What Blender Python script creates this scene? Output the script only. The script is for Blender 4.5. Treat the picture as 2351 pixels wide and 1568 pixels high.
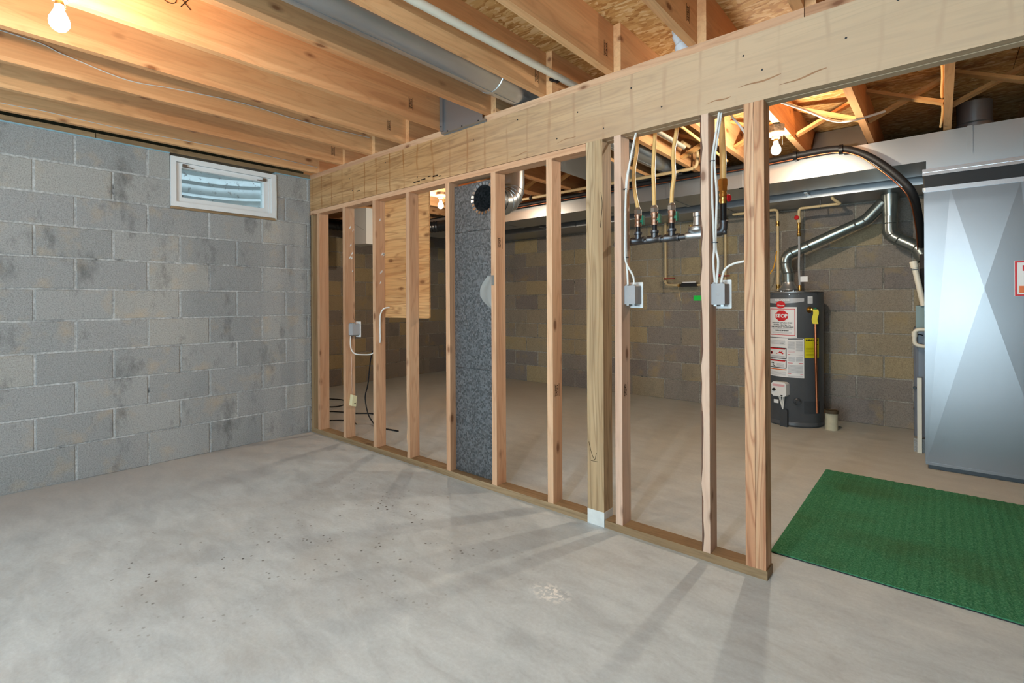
import bpy, math, random
from mathutils import Vector, Matrix

for o in list(bpy.data.objects):
    bpy.data.objects.remove(o)
SC = bpy.context.scene
COL = SC.collection
R = math.radians

# ------------------------------------------------------------------ camera
F_PX, YAW, HOR_Y, ROLL, PP_X = 1158.02, R(42.3953), 694.04, R(-0.2984), 1103.66
CAM = Vector((4.1578, -2.3049, 1.1436))
fw = Vector((-math.sin(YAW), math.cos(YAW), 0))
rt = Vector((math.cos(YAW), math.sin(YAW), 0))
up = Vector((0, 0, 1))
cx = rt * math.cos(ROLL) + up * math.sin(ROLL)
cy = -rt * math.sin(ROLL) + up * math.cos(ROLL)
cd = bpy.data.cameras.new('camera')
cam = bpy.data.objects.new('camera', cd)
COL.objects.link(cam)
cam.matrix_world = Matrix(((cx.x, cy.x, -fw.x, CAM.x), (cx.y, cy.y, -fw.y, CAM.y), (cx.z, cy.z, -fw.z, CAM.z), (0, 0, 0, 1)))
cd.sensor_width = 36
cd.lens = F_PX / 2351 * 36
cd.shift_x = (1175.5 - PP_X) / 2351
cd.shift_y = -(784 - HOR_Y) / 2351
cd.clip_start = 0.02
SC.camera = cam

# ------------------------------------------------------------------ world, light, exposure
w = bpy.data.worlds.new('overcast_sky')
SC.world = w
w.use_nodes = True
bg = w.node_tree.nodes['Background']
bg.inputs['Color'].default_value = (0.80, 0.90, 1.0, 1)
bg.inputs['Strength'].default_value = 5.0
SC.view_settings.view_transform = 'Standard'
SC.view_settings.look = 'None'
SC.view_settings.gamma = 1.0
SC.view_settings.use_curve_mapping = False
SC.view_settings.exposure = 0.0
cyc = SC.cycles
cyc.max_bounces = 5; cyc.diffuse_bounces = 3; cyc.glossy_bounces = 2; cyc.transmission_bounces = 2; cyc.transparent_max_bounces = 6
cyc.caustics_reflective = False; cyc.caustics_refractive = False; cyc.use_adaptive_sampling = True; cyc.adaptive_threshold = 0.06; cyc.adaptive_min_samples = 12

BULB_WARM = (1.0, 0.87, 0.68)
BULB_W = {'bulb_front': 35, 'bulb_back': 60, 'bulb_alcove': 38, 'bulb_near': 70}      # watts of each bare bulb
# cool fill lamp, added outside an invented glazed door behind the camera
ld = bpy.data.lights.new('added_fill', 'AREA')
ld.shape = 'RECTANGLE'; ld.size = 2.3; ld.size_y = 1.95
ld.energy = 290
ld.color = (0.74, 0.88, 1.0)
lo = bpy.data.objects.new('added_fill', ld)
COL.objects.link(lo)
lo.location = (3.6, -5.85, 1.05)
lo.rotation_euler = (R(90), 0, 0)      # faces +Y

random.seed(4)

# ------------------------------------------------------------------ materials
MATS = {}
class NT:
    def __init__(s, name):
        s.m = bpy.data.materials.new(name); s.m.use_nodes = True
        s.t = s.m.node_tree; s.b = s.t.nodes['Principled BSDF']; MATS[name] = s.m
    def n(s, typ, **kw):
        nd = s.t.nodes.new(typ)
        for k, v in kw.items():
            if k in nd.inputs: nd.inputs[k].default_value = v
            else: setattr(nd, k, v)
        return nd
    def l(s, a, b): s.t.links.new(a, b)
    def pos(s, scale=(1, 1, 1), rnd=True):
        g = s.n('ShaderNodeNewGeometry')
        out = g.outputs['Position']
        if rnd:
            oi = s.n('ShaderNodeObjectInfo')
            mu = s.n('ShaderNodeMath', operation='MULTIPLY'); mu.inputs[1].default_value = 37.0
            s.l(oi.outputs['Random'], mu.inputs[0])
            va = s.n('ShaderNodeVectorMath', operation='ADD')
            s.l(out, va.inputs[0]); s.l(mu.outputs[0], va.inputs[1]); out = va.outputs[0]
        vm = s.n('ShaderNodeVectorMath', operation='MULTIPLY'); vm.inputs[1].default_value = scale
        s.l(out, vm.inputs[0])
        return vm.outputs[0]
    def noise(s, vec, scale, detail=4, rough=0.55, dist=0.0):
        nd = s.n('ShaderNodeTexNoise'); nd.inputs['Scale'].default_value = scale; nd.inputs['Detail'].default_value = detail
        nd.inputs['Roughness'].default_value = rough; nd.inputs['Distortion'].default_value = dist
        s.l(vec, nd.inputs['Vector']); return nd.outputs['Fac']
    def vor(s, vec, scale, out='Distance', rnd=1.0, feature='F1'):
        nd = s.n('ShaderNodeTexVoronoi', feature=feature); nd.inputs['Scale'].default_value = scale
        nd.inputs['Randomness'].default_value = rnd
        s.l(vec, nd.inputs['Vector']); return nd.outputs[out]
    def ramp(s, fac, stops):
        r = s.n('ShaderNodeValToRGB'); e = r.color_ramp.elements
        while len(e) < len(stops): e.new(0.5)
        for el, (p, c) in zip(e, stops):
            el.position = p; el.color = (c, c, c, 1) if isinstance(c, (int, float)) else (*c, 1)
        s.l(fac, r.inputs[0]); return r.outputs[0]
    def mix(s, fac, a, b, mode='MIX'):
        m = s.n('ShaderNodeMix', data_type='RGBA', blend_type=mode)
        for i, v in ((0, fac), (6, a), (7, b)):
            if isinstance(v, (int, float)): m.inputs[i].default_value = v
            elif isinstance(v, tuple): m.inputs[i].default_value = (*v, 1)
            else: s.l(v, m.inputs[i])
        return m.outputs[2]
    def math(s, op, a, b=0.0):
        m = s.n('ShaderNodeMath', operation=op)
        for i, v in ((0, a), (1, b)):
            if isinstance(v, (int, float)): m.inputs[i].default_value = v
            else: s.l(v, m.inputs[i])
        return m.outputs[0]
    def bump(s, h, strength=0.3, dist=0.004):
        b = s.n('ShaderNodeBump'); b.inputs['Strength'].default_value = strength; b.inputs['Distance'].default_value = dist
        s.l(h, b.inputs['Height']); s.l(b.outputs[0], s.b.inputs['Normal'])
    def col(s, c):
        if isinstance(c, tuple): s.b.inputs['Base Color'].default_value = (*c, 1)
        else: s.l(c, s.b.inputs['Base Color'])
    def set(s, rough=None, metal=None, spec=None):
        for k, v in (('Roughness', rough), ('Metallic', metal), ('Specular IOR Level', spec)):
            if v is None: continue
            if isinstance(v, (int, float)): s.b.inputs[k].default_value = v
            else: s.l(v, s.b.inputs[k])

def lin(r, g, b):
    f = lambda c: (c / 255 / 12.92) if c <= 10 else ((c / 255 + 0.055) / 1.055) ** 2.4
    return (f(r), f(g), f(b))

def wood(name, light, mid, dark, axis, knot=1.0, lines=0.5, rndv=0.12):
    t = NT(name)
    ai = 'xyz'.index(axis)
    def sc(across, along):
        v_ = [across] * 3; v_[ai] = along; return tuple(v_)
    n1 = t.noise(t.pos(sc(7.0, 0.55)), 1.0, 3, 0.5, 0.25)            # broad tone and growth-ring field
    n2 = t.noise(t.pos(sc(75.0, 2.2)), 1.0, 3, 0.6, 0.6)             # fine fibre
    base = t.ramp(n1, [(0.30, tuple(0.55 * a + 0.45 * b for a, b in zip(dark, mid))), (0.46, mid), (0.66, light)])
    ring = t.math('ABSOLUTE', t.math('SUBTRACT', t.math('FRACT', t.math('MULTIPLY', n1, 15.0)), 0.5))
    rl = t.ramp(ring, [(0.0, 1.0), (0.10, 0.55), (0.24, 0.0)])
    c = t.mix(t.math('MULTIPLY', rl, 0.62 * lines), base, tuple(0.9 * a for a in dark))
    c = t.mix(1.0, c, t.ramp(n2, [(0.36, 1.0 - 0.20 * lines), (0.56, 1.0)]), 'MULTIPLY')
    if knot:
        k = t.vor(t.pos(sc(9.0, 4.2)), 1.0)
        kn = t.ramp(k, [(0.0, 1.0), (0.085, 0.92), (0.115, 0.45), (0.19, 0.0)])
        c = t.mix(t.math('MULTIPLY', kn, 0.85 * knot), c, (dark[0] * 0.36, dark[1] * 0.27, dark[2] * 0.22))
    oi = t.n('ShaderNodeObjectInfo')
    hv = t.ramp(oi.outputs['Random'], [(0.0, 1 - rndv), (1.0, 1 + rndv * 0.3)])
    c = t.mix(1.0, c, hv, 'MULTIPLY')
    t.col(c); t.set(rough=0.62, spec=0.25)
    return t

JO = (lin(238, 188, 136), lin(229, 171, 120), lin(198, 130, 82))
for ax in 'xyz':
    wood('joist_wood_' + ax, *JO, ax, lines=0.35, rndv=0.10)
    wood('stud_wood_' + ax, lin(222, 180, 144), lin(211, 164, 128), lin(180, 124, 86), ax, lines=0.45)
    wood('treated_wood_' + ax, lin(178, 150, 116), lin(160, 132, 98), lin(126, 98, 70), ax, knot=0.5, lines=0.6)
wood('post_wood', lin(206, 180, 144), lin(192, 162, 124), lin(152, 118, 84), 'z', knot=0.35, lines=0.9)
wood('pale_stud', lin(226, 194, 170), lin(214, 178, 154), lin(184, 138, 112), 'z', lines=0.35)
wood('end_stud', lin(230, 190, 154), lin(218, 168, 128), lin(172, 106, 72), 'z', knot=0.6, lines=1.0)
wood('plywood', lin(222, 172, 118), lin(206, 150, 96), lin(166, 104, 60), 'x', knot=0.9, lines=0.9)
wood('bridging_wood', lin(228, 178, 116), lin(210, 156, 96), lin(176, 118, 70), 'x', knot=0.3)

# beam: laminated timber with dark run stains
t = wood('beam_wood', lin(200, 158, 112), lin(186, 142, 96), lin(150, 104, 64), 'x', knot=0.35, lines=0.85, rndv=0.02)
src = t.b.inputs['Base Color'].links[0].from_socket
v = t.pos((1, 1, 1), rnd=False)
sx = t.n('ShaderNodeSeparateXYZ'); t.l(v, sx.inputs[0])
nz = t.noise(t.pos((2.0, 1, 0.8), rnd=False), 3.0, 3)
ph = t.math('ADD', t.math('MULTIPLY', sx.outputs['X'], 6.3), t.math('MULTIPLY', nz, 0.55))
saw = t.math('ABSOLUTE', t.math('SUBTRACT', t.math('FRACT', ph), 0.5))
ln = t.ramp(saw, [(0.0, 1.0), (0.03, 0.7), (0.07, 0.0)])
brk = t.ramp(t.noise(t.pos((7, 1, 7), rnd=False), 1.0, 2), [(0.36, 0.0), (0.58, 1.0)])
c = t.mix(t.math('MULTIPLY', t.math('MULTIPLY', ln, brk), 0.95), src, lin(150, 96, 48))
st = t.ramp(t.noise(t.pos((1.7, 1, 22), rnd=False), 1.0, 2, 0.5, 0.3), [(0.60, 0.0), (0.70, 0.75)])
c = t.mix(st, c, lin(138, 96, 60))
wp = t.ramp(t.math('ADD', t.math('MULTIPLY', sx.outputs['X'], 0.25), t.math('MULTIPLY', t.noise(t.pos((3, 1, 5), rnd=False), 1.0, 3), 0.25)), [(0.50, 0.0), (1.05, 0.70)])
c = t.mix(wp, c, lin(204, 180, 152))
t.col(c)

# OSB
t = NT('osb')
def wob(sc):
    nz_ = t.n('ShaderNodeTexNoise'); nz_.inputs['Scale'].default_value = 7; t.l(t.pos((1, 1, 1), rnd=False), nz_.inputs['Vector'])
    ad = t.n('ShaderNodeVectorMath', operation='MULTIPLY_ADD'); ad.inputs[1].default_value = (0.045, 0.045, 0.0)
    t.l(nz_.outputs['Color'], ad.inputs[0]); t.l(t.pos((1, 1, 1), rnd=False), ad.inputs[2])
    m2 = t.n('ShaderNodeVectorMath', operation='MULTIPLY'); m2.inputs[1].default_value = sc; t.l(ad.outputs[0], m2.inputs[0]); return m2.outputs[0]
v1 = wob((14, 70, 9)); v2 = wob((34, 60, 9))
a = t.vor(v1, 1.0, 'Color'); b = t.vor(v2, 1.0, 'Color')
m = t.mix(t.ramp(t.noise(t.pos((1, 1, 1), rnd=False), 9, 2), [(0.47, 0.0), (0.53, 1.0)]), a, b)
bw = t.n('ShaderNodeRGBToBW'); t.l(m, bw.inputs[0])
c = t.ramp(bw.outputs[0], [(0.15, lin(176, 122, 66)), (0.45, lin(202, 152, 92)), (0.62, lin(214, 168, 108)), (0.85, lin(228, 192, 142))])
t.col(c); t.set(rough=0.7, spec=0.2)

def block_mat(name, cols, stain, stain_amt, dark_amt):
    t = NT(name)
    oi = t.n('ShaderNodeObjectInfo')
    base = t.ramp(oi.outputs['Random'], cols)
    g = t.noise(t.pos((1, 1, 1), rnd=False), 130, 3, 0.8)
    fine = t.ramp(g, [(0.30, 0.66), (0.5, 0.98), (0.7, 1.2)])
    c = t.mix(1.0, base, fine, 'MULTIPLY')
    big = t.noise(t.pos((1, 1, 1)), 4.5, 4, 0.6)
    c = t.mix(t.math('MULTIPLY', t.ramp(big, [(0.56, 0.0), (0.72, 1.0)]), stain_amt), c, stain)
    dk = t.noise(t.pos((1.8, 1.8, 0.9), rnd=False), 2.6, 6, 0.7)
    c = t.mix(t.math('MULTIPLY', t.ramp(dk, [(0.55, 0.0), (0.71, 1.0)]), dark_amt), c, (0.10, 0.10, 0.098))
    t.col(c); t.set(rough=0.92, spec=0.15); t.bump(g, 0.5, 0.004)
block_mat('block_grey', [(0.0, lin(156, 157, 156)), (0.35, lin(163, 163, 162)), (0.75, lin(168, 168, 166)), (1.0, lin(173, 171, 166))], lin(196, 172, 140), 0.42, 0.68)
block_mat('block_tan', [(0.0, lin(138, 129, 123)), (0.45, lin(152, 142, 131)), (0.7, lin(163, 149, 126)), (1.0, lin(176, 158, 124))], lin(180, 154, 106), 0.5, 0.3)
def mortar(name, c0):
    t = NT(name); g = t.noise(t.pos((1, 1, 1), rnd=False), 60, 4, 0.7); lo_ = t.noise(t.pos((1, 1, 1), rnd=False), 3.0, 4, 0.65)
    c = t.mix(t.ramp(lo_, [(0.42, 0.0), (0.62, 0.85)]), c0, tuple(0.62 * a for a in c0))
    dk = t.ramp(t.noise(t.pos((1, 1, 1), rnd=False), 6.0, 5, 0.75), [(0.60, 0.0), (0.68, 0.8)])
    c = t.mix(dk, c, (0.10, 0.10, 0.10))
    t.col(t.mix(1.0, c, t.ramp(g, [(0.34, 0.6), (0.65, 1.1)]), 'MULTIPLY')); t.set(rough=0.95, spec=0.1)
mortar('mortar_grey', lin(198, 199, 198)); mortar('mortar_tan', lin(178, 172, 160)); mortar('plain_concrete', lin(170, 166, 158))

# concrete floor
t = NT('concrete_floor')
p = t.pos((1, 1, 1), rnd=False)
n_big = t.noise(p, 1.1, 5, 0.6, 0.3); n_mid = t.noise(t.pos((1, 2.2, 1), rnd=False), 4.5, 6, 0.68, 0.5); n_fine = t.noise(p, 70, 3, 0.7)
c = t.ramp(n_mid, [(0.30, lin(185, 195, 202)), (0.5, lin(200, 211, 218)), (0.72, lin(214, 225, 232))])
c = t.mix(t.math('MULTIPLY', t.ramp(n_big, [(0.50, 0.0), (0.74, 1.0)]), 0.30), c, lin(184, 176, 164))
c = t.mix(1.0, c, t.ramp(n_fine, [(0.3, 0.93), (0.7, 1.05)]), 'MULTIPLY')
def blob(cxy, rx, ry, r0, r1):
    d = t.n('ShaderNodeVectorMath', operation='SUBTRACT'); d.inputs[1].default_value = (cxy[0], cxy[1], 0); t.l(p, d.inputs[0])
    s2 = t.n('ShaderNodeVectorMath', operation='MULTIPLY'); s2.inputs[1].default_value = (1 / rx, 1 / ry, 0); t.l(d.outputs[0], s2.inputs[0])
    ln_ = t.n('ShaderNodeVectorMath', operation='LENGTH'); t.l(s2.outputs[0], ln_.inputs[0])
    return t.ramp(ln_.outputs['Value'], [(r0, 1.0), (r1, 0.0)])
sp = t.vor(t.pos((1, 1.0, 1), rnd=False), 24)
spk = t.ramp(sp, [(0.0, 1.0), (0.11, 1.0), (0.17, 0.0)])
msk = t.ramp(t.noise(p, 3.2, 3, 0.6), [(0.44, 0.0), (0.50, 1.0)])
area = t.mix(1.0, blob((2.0, -0.75), 1.0, 0.7, 0.25, 1.0), blob((1.7, -1.5), 0.7, 0.6, 0.25, 1.0), 'LIGHTEN')
c = t.mix(t.math('MULTIPLY', t.math('MULTIPLY', spk, msk), t.math('MULTIPLY', area, 0.9)), c, lin(62, 56, 48))
dirt = t.ramp(t.noise(t.pos((1, 1, 1), rnd=False), 1.7, 4, 0.6), [(0.47, 0.0), (0.66, 0.35)])
c = t.mix(t.math('MULTIPLY', dirt, area), c, lin(150, 150, 148))
wht = t.math('MULTIPLY', blob((3.02, -0.66), 0.10, 0.07, 0.4, 1.0), t.ramp(t.noise(p, 45, 3), [(0.48, 0.0), (0.58, 1.0)]))
c = t.mix(wht, c, lin(250, 252, 252))
wl = t.ramp(t.math('ADD', t.math('MULTIPLY', t.n('ShaderNodeMath').outputs[0], 0.0), n_mid), [(0.3, 0.6), (0.7, 1.0)])
sx = t.n('ShaderNodeSeparateXYZ'); t.l(p, sx.inputs[0])
edge = t.ramp(t.math('ABSOLUTE', sx.outputs['X']), [(0.0, 1.0), (0.5, 0.55), (1.0, 0.0)])
c = t.mix(t.math('MULTIPLY', t.math('MULTIPLY', edge, wl), 0.45), c, lin(176, 150, 126))
back_tan = t.ramp(t.math('ADD', t.math('MULTIPLY', sx.outputs['Y'], 0.30), t.math('MULTIPLY', n_mid, 0.35)), [(0.14, 0.0), (0.75, 0.48)])   # tan tint growing with Y into the back room slab
c = t.mix(back_tan, c, lin(186, 172, 142))
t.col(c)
t.set(rough=t.ramp(n_mid, [(0.3, 0.46), (0.7, 0.66)]), spec=0.35)

def metal(name, c0, rough, spangle=0.0, metallic=1.0):
    t = NT(name)
    if spangle:
        v = t.vor(t.pos((1, 1, 1)), 95, 'Color'); bw = t.n('ShaderNodeRGBToBW'); t.l(v, bw.inputs[0])
        n = t.noise(t.pos((1, 1, 1)), 9, 3)
        t.col(t.mix(1.0, c0, t.ramp(bw.outputs[0], [(0.2, 1 - spangle), (0.8, 1.0)]), 'MULTIPLY'))
        rr = t.math('ADD', t.math('MULTIPLY', bw.outputs[0], 0.10), t.math('MULTIPLY', n, 0.12))
        t.set(rough=t.math('ADD', rr, rough - 0.10), metal=metallic)
    else:
        t.col(c0); t.set(rough=rough, metal=metallic)
def smooth_metal(name, c0, rough):
    t = NT(name); n = t.noise(t.pos((1, 1, 1), rnd=False), 2.2, 1, 0.4)
    t.col(t.mix(1.0, c0, t.ramp(n, [(0.3, 0.88), (0.7, 1.0)]), 'MULTIPLY'))
    t.set(rough=rough, metal=0.8)
smooth_metal('galvanized', lin(190, 194, 196), 0.32)
smooth_metal('plenum_metal', lin(132, 131, 132), 0.31)
smooth_metal('flue_metal', lin(150, 157, 154), 0.27)
smooth_metal('galvanized_sheet', lin(168, 172, 176), 0.34)
metal('galvanized_dull', lin(150, 154, 158), 0.52, 0.45)
metal('dark_metal', lin(70, 72, 74), 0.4)
metal('foil_tape', lin(220, 222, 226), 0.22)
metal('brass', lin(196, 158, 92), 0.32); metal('copper', lin(196, 120, 84), 0.34); metal('copper_dull', lin(178, 144, 124), 0.45)
metal('cast_zinc', lin(176, 178, 178), 0.42); metal('iron_pipe', lin(104, 106, 110), 0.45); metal('chrome', lin(214, 214, 214), 0.18)

def plain(name, c0, rough=0.5, spec=0.4, var=0.0):
    t = NT(name)
    if var:
        n = t.noise(t.pos((1, 1, 1)), 14, 4)
        t.col(t.mix(1.0, c0, t.ramp(n, [(0.3, 1 - var), (0.7, 1.0)]), 'MULTIPLY'))
    else: t.col(c0)
    t.set(rough=rough, spec=spec)
plain('well_metal', lin(196, 206, 208), 0.45, 0.5, 0.15)
plain('white_vinyl', lin(238, 240, 240), 0.35)
plain('white_plastic', lin(232, 232, 230), 0.4); plain('grey_plastic', lin(166, 166, 168), 0.55)
plain('white_cable', lin(232, 230, 224), 0.4); plain('black_rubber', lin(28, 28, 30), 0.55, 0.4, 0.2); plain('black_plastic', lin(22, 22, 24), 0.4)
plain('cpvc', lin(222, 196, 150), 0.4, 0.4, 0.1); plain('gas_hose', lin(238, 192, 122), 0.38, 0.45, 0.1)
plain('pvc_white', lin(232, 226, 208), 0.4, 0.4, 0.06); plain('tank_grey', lin(84, 87, 91), 0.38, 0.45, 0.08); plain('tank_dark', lin(66, 69, 73), 0.4)
plain('furnace_grey', lin(112, 118, 128), 0.4); plain('label_white', lin(232, 232, 232), 0.5); plain('label_red', lin(206, 34, 40), 0.5)
plain('label_black', lin(24, 24, 26), 0.5); plain('label_yellow', lin(216, 204, 30), 0.5); plain('label_grey', lin(166, 168, 172), 0.5)
plain('label_orange', lin(226, 120, 62), 0.5); plain('badge_silver', lin(176, 178, 182), 0.35); plain('label_pink', lin(226, 176, 180), 0.6)
plain('red_handle', lin(196, 24, 30), 0.4); plain('green_handle', lin(20, 112, 84), 0.4); plain('rust_handle', lin(140, 44, 34), 0.5); plain('tag_green', lin(30, 232, 84), 0.6)
plain('ink', lin(44, 34, 26), 0.8, 0.1); plain('brown_stain', lin(172, 130, 96), 0.75, 0.15, 0.3); plain('rust_strap', lin(120, 60, 40), 0.6); plain('beige_plastic', lin(226, 218, 176), 0.45)
plain('orange_wire', lin(240, 170, 40), 0.4); plain('steel_braid', lin(168, 170, 172), 0.35); plain('sill_foam', lin(140, 176, 190), 0.8)
plain('flex_duct_black', lin(30, 32, 34), 0.28, 0.6); plain('white_paint', lin(226, 226, 222), 0.75, 0.2, 0.2); plain('rim_dark', lin(88, 84, 64), 0.8, 0.2, 0.3)
plain('insulation', lin(224, 228, 232), 0.95, 0.1, 0.15); plain('lcd_green', lin(52, 84, 72), 0.3); plain('panel_white', lin(226, 230, 232), 0.4); plain('teal_pipe', lin(128, 150, 148), 0.45)
plain('porcelain', lin(240, 240, 236), 0.25); plain('thin_wire', lin(206, 206, 200), 0.5); plain('bark', lin(140, 108, 94), 0.85, 0.2, 0.4); plain('caulk', lin(226, 226, 218), 0.7)
plain('pvc_dirty', lin(216, 208, 180), 0.5, 0.3, 0.25); plain('cap_brown', lin(92, 78, 58), 0.6, 0.3, 0.3)

# green ribbed mat
t = NT('green_mat')
n = t.noise(t.pos((1, 1, 1), rnd=False), 130, 3, 0.7); nb = t.noise(t.pos((1.0, 1, 1), rnd=False), 2.2, 4)
c = t.ramp(n, [(0.28, lin(38, 96, 66)), (0.5, lin(64, 132, 94)), (0.75, lin(112, 168, 134))])
c = t.mix(t.math('MULTIPLY', t.ramp(nb, [(0.5, 0.0), (0.7, 1.0)]), 0.4), c, lin(70, 88, 48))
t.col(c); t.set(rough=0.9, spec=0.15); t.bump(n, 0.6, 0.006)

# window glass: thin clear pane
t = NT('window_glass')
tr = t.n('ShaderNodeBsdfTransparent'); tr.inputs[0].default_value = (0.86, 0.93, 0.94, 1)
gl = t.n('ShaderNodeBsdfGlossy'); gl.inputs['Roughness'].default_value = 0.05
dr = t.n('ShaderNodeBsdfDiffuse'); dr.inputs[0].default_value = (0.25, 0.27, 0.27, 1)
mx = t.n('ShaderNodeMixShader'); mx.inputs[0].default_value = 0.07
t.l(tr.outputs[0], mx.inputs[1]); t.l(gl.outputs[0], mx.inputs[2])
mx2 = t.n('ShaderNodeMixShader'); t.l(mx.outputs[0], mx2.inputs[1]); t.l(dr.outputs[0], mx2.inputs[2])
sm = t.ramp(t.noise(t.pos((1, 1, 1), rnd=False), 22, 4, 0.7), [(0.60, 0.0), (0.68, 0.8)])
t.l(t.math('MULTIPLY', sm, 0.8), mx2.inputs[0])
t.l(mx2.outputs[0], t.t.nodes['Material Output'].inputs['Surface'])
# translucent polythene scrap
t = NT('polythene')
tr = t.n('ShaderNodeBsdfTransparent'); tr.inputs[0].default_value = (0.9, 0.9, 0.88, 1)
mx = t.n('ShaderNodeMixShader'); mx.inputs[0].default_value = 0.38
t.b.inputs['Base Color'].default_value = (0.75, 0.74, 0.70, 1); t.b.inputs['Roughness'].default_value = 0.3
t.l(tr.outputs[0], mx.inputs[1]); t.l(t.b.outputs[0], mx.inputs[2]); t.l(mx.outputs[0], t.t.nodes['Material Output'].inputs['Surface'])
# lit bulbs: thin frosted shell around the lamp's light
BULB_COL = {'bulb_front': BULB_WARM, 'bulb_back': BULB_WARM, 'bulb_alcove': BULB_WARM, 'bulb_near': (0.82, 0.93, 1.0)}
t = NT('bulb_glass')
tr = t.n('ShaderNodeBsdfTransparent'); em_ = t.n('ShaderNodeEmission'); em_.inputs[0].default_value = (1.0, 0.95, 0.86, 1); em_.inputs[1].default_value = 14
mx = t.n('ShaderNodeMixShader'); mx.inputs[0].default_value = 0.25
t.l(tr.outputs[0], mx.inputs[1]); t.l(em_.outputs[0], mx.inputs[2]); t.l(mx.outputs[0], t.t.nodes['Material Output'].inputs['Surface'])

# ------------------------------------------------------------------ mesh helpers (world coordinates in, origin at the base centre)
class MB:
    def __init__(s): s.v = []; s.f = []
    def add(s, vs, fs):
        o = len(s.v); s.v += [tuple(v) for v in vs]; s.f += [tuple(i + o for i in f) for f in fs]; return s
    def box(s, a, b):
        x0, y0, z0 = a; x1, y1, z1 = b
        return s.add([(x0, y0, z0), (x1, y0, z0), (x1, y1, z0), (x0, y1, z0), (x0, y0, z1), (x1, y0, z1), (x1, y1, z1), (x0, y1, z1)],
                     [(0, 3, 2, 1), (4, 5, 6, 7), (0, 1, 5, 4), (1, 2, 6, 5), (2, 3, 7, 6), (3, 0, 4, 7)])
    def bevbox(s, a, b, r, ax='y'):
        """box with its four edges along one axis rounded"""
        i = 'xyz'.index(ax); j, k = [q for q in range(3) if q != i]
        pts = []
        for (cu, cv, a0) in ((b[j] - r, b[k] - r, 0), (a[j] + r, b[k] - r, 90), (a[j] + r, a[k] + r, 180), (b[j] - r, a[k] + r, 270)):
            for q in range(4):
                an = R(a0 + 30 * q); pts.append((cu + r * math.cos(an), cv + r * math.sin(an)))
        return s.prism(pts, i, a[i], b[i])
    def prism(s, pts, i, lo_, hi_):
        j, k = [q for q in range(3) if q != i]; n = len(pts); vs = []
        for h in (lo_, hi_):
            for (u, v) in pts:
                p = [0, 0, 0]; p[i] = h; p[j] = u; p[k] = v; vs.append(tuple(p))
        fs = [(q, (q + 1) % n, (q + 1) % n + n, q + n) for q in range(n)] + [tuple(range(n)), tuple(range(n, 2 * n))]
        return s.add(vs, fs)
    def tube(s, path, r, n=12, cap=True, hollow=False):
        P = [Vector(p) for p in path]; rs = r if isinstance(r, (list, tuple)) else [r] * len(P)
        T = []
        for i in range(len(P)):
            d = P[min(i + 1, len(P) - 1)] - P[max(i - 1, 0)]
            T.append(d.normalized() if d.length > 1e-9 else Vector((0, 0, 1)))
        u = T[0].orthogonal().normalized(); vs = []
        for i, p in enumerate(P):
            if i: u = (u - T[i] * u.dot(T[i])); u = u.normalized() if u.length > 1e-6 else T[i].orthogonal().normalized()
            w_ = T[i].cross(u)
            for q in range(n):
                an = 2 * math.pi * q / n; vs.append(p + (u * math.cos(an) + w_ * math.sin(an)) * rs[i])
        fs = [(i * n + q, i * n + (q + 1) % n, (i + 1) * n + (q + 1) % n, (i + 1) * n + q) for i in range(len(P) - 1) for q in range(n)]
        if cap: fs += [tuple(range(n - 1, -1, -1)), tuple(range((len(P) - 1) * n, len(P) * n))]
        return s.add(vs, fs)
    def cyl(s, a, b, r, n=16, cap=True): return s.tube([a, b], r, n, cap)
    def lathe(s, base, axis, prof, n=24, cap=True):
        """prof: list of (height along axis, radius)"""
        A = Vector(axis).normalized(); u = A.orthogonal().normalized(); w_ = A.cross(u); B = Vector(base); vs = []
        for (h, r) in prof:
            for q in range(n):
                an = 2 * math.pi * q / n; vs.append(B + A * h + (u * math.cos(an) + w_ * math.sin(an)) * r)
        m_ = len(prof)
        fs = [(i * n + q, i * n + (q + 1) % n, (i + 1) * n + (q + 1) % n, (i + 1) * n + q) for i in range(m_ - 1) for q in range(n)]
        if cap: fs += [tuple(range(n - 1, -1, -1)), tuple(range((m_ - 1) * n, m_ * n))]
        return s.add(vs, fs)
    def quad(s, *p): return s.add(p, [tuple(range(len(p)))])
    def build(s, name, mat, parent=None, smooth=False, origin=None):
        xs = [v[0] for v in s.v]; ys = [v[1] for v in s.v]; zs = [v[2] for v in s.v]
        o = Vector(origin) if origin else Vector(((min(xs) + max(xs)) / 2, (min(ys) + max(ys)) / 2, min(zs)))
        me = bpy.data.meshes.new(name)
        me.from_pydata([Vector(v) - o for v in s.v], [], s.f); me.update()
        me.validate()
        import bmesh
        bm = bmesh.new(); bm.from_mesh(me); bmesh.ops.recalc_face_normals(bm, faces=bm.faces)
        if smooth:
            for f in bm.faces: f.smooth = True
            for e in bm.edges:
                if len(e.link_faces) == 2 and e.calc_face_angle(0) > R(38): e.smooth = False
        bm.to_mesh(me); bm.free()
        me.materials.append(MATS[mat])
        ob = bpy.data.objects.new(name, me); COL.objects.link(ob)
        place(ob, o, parent)
        return ob

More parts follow.
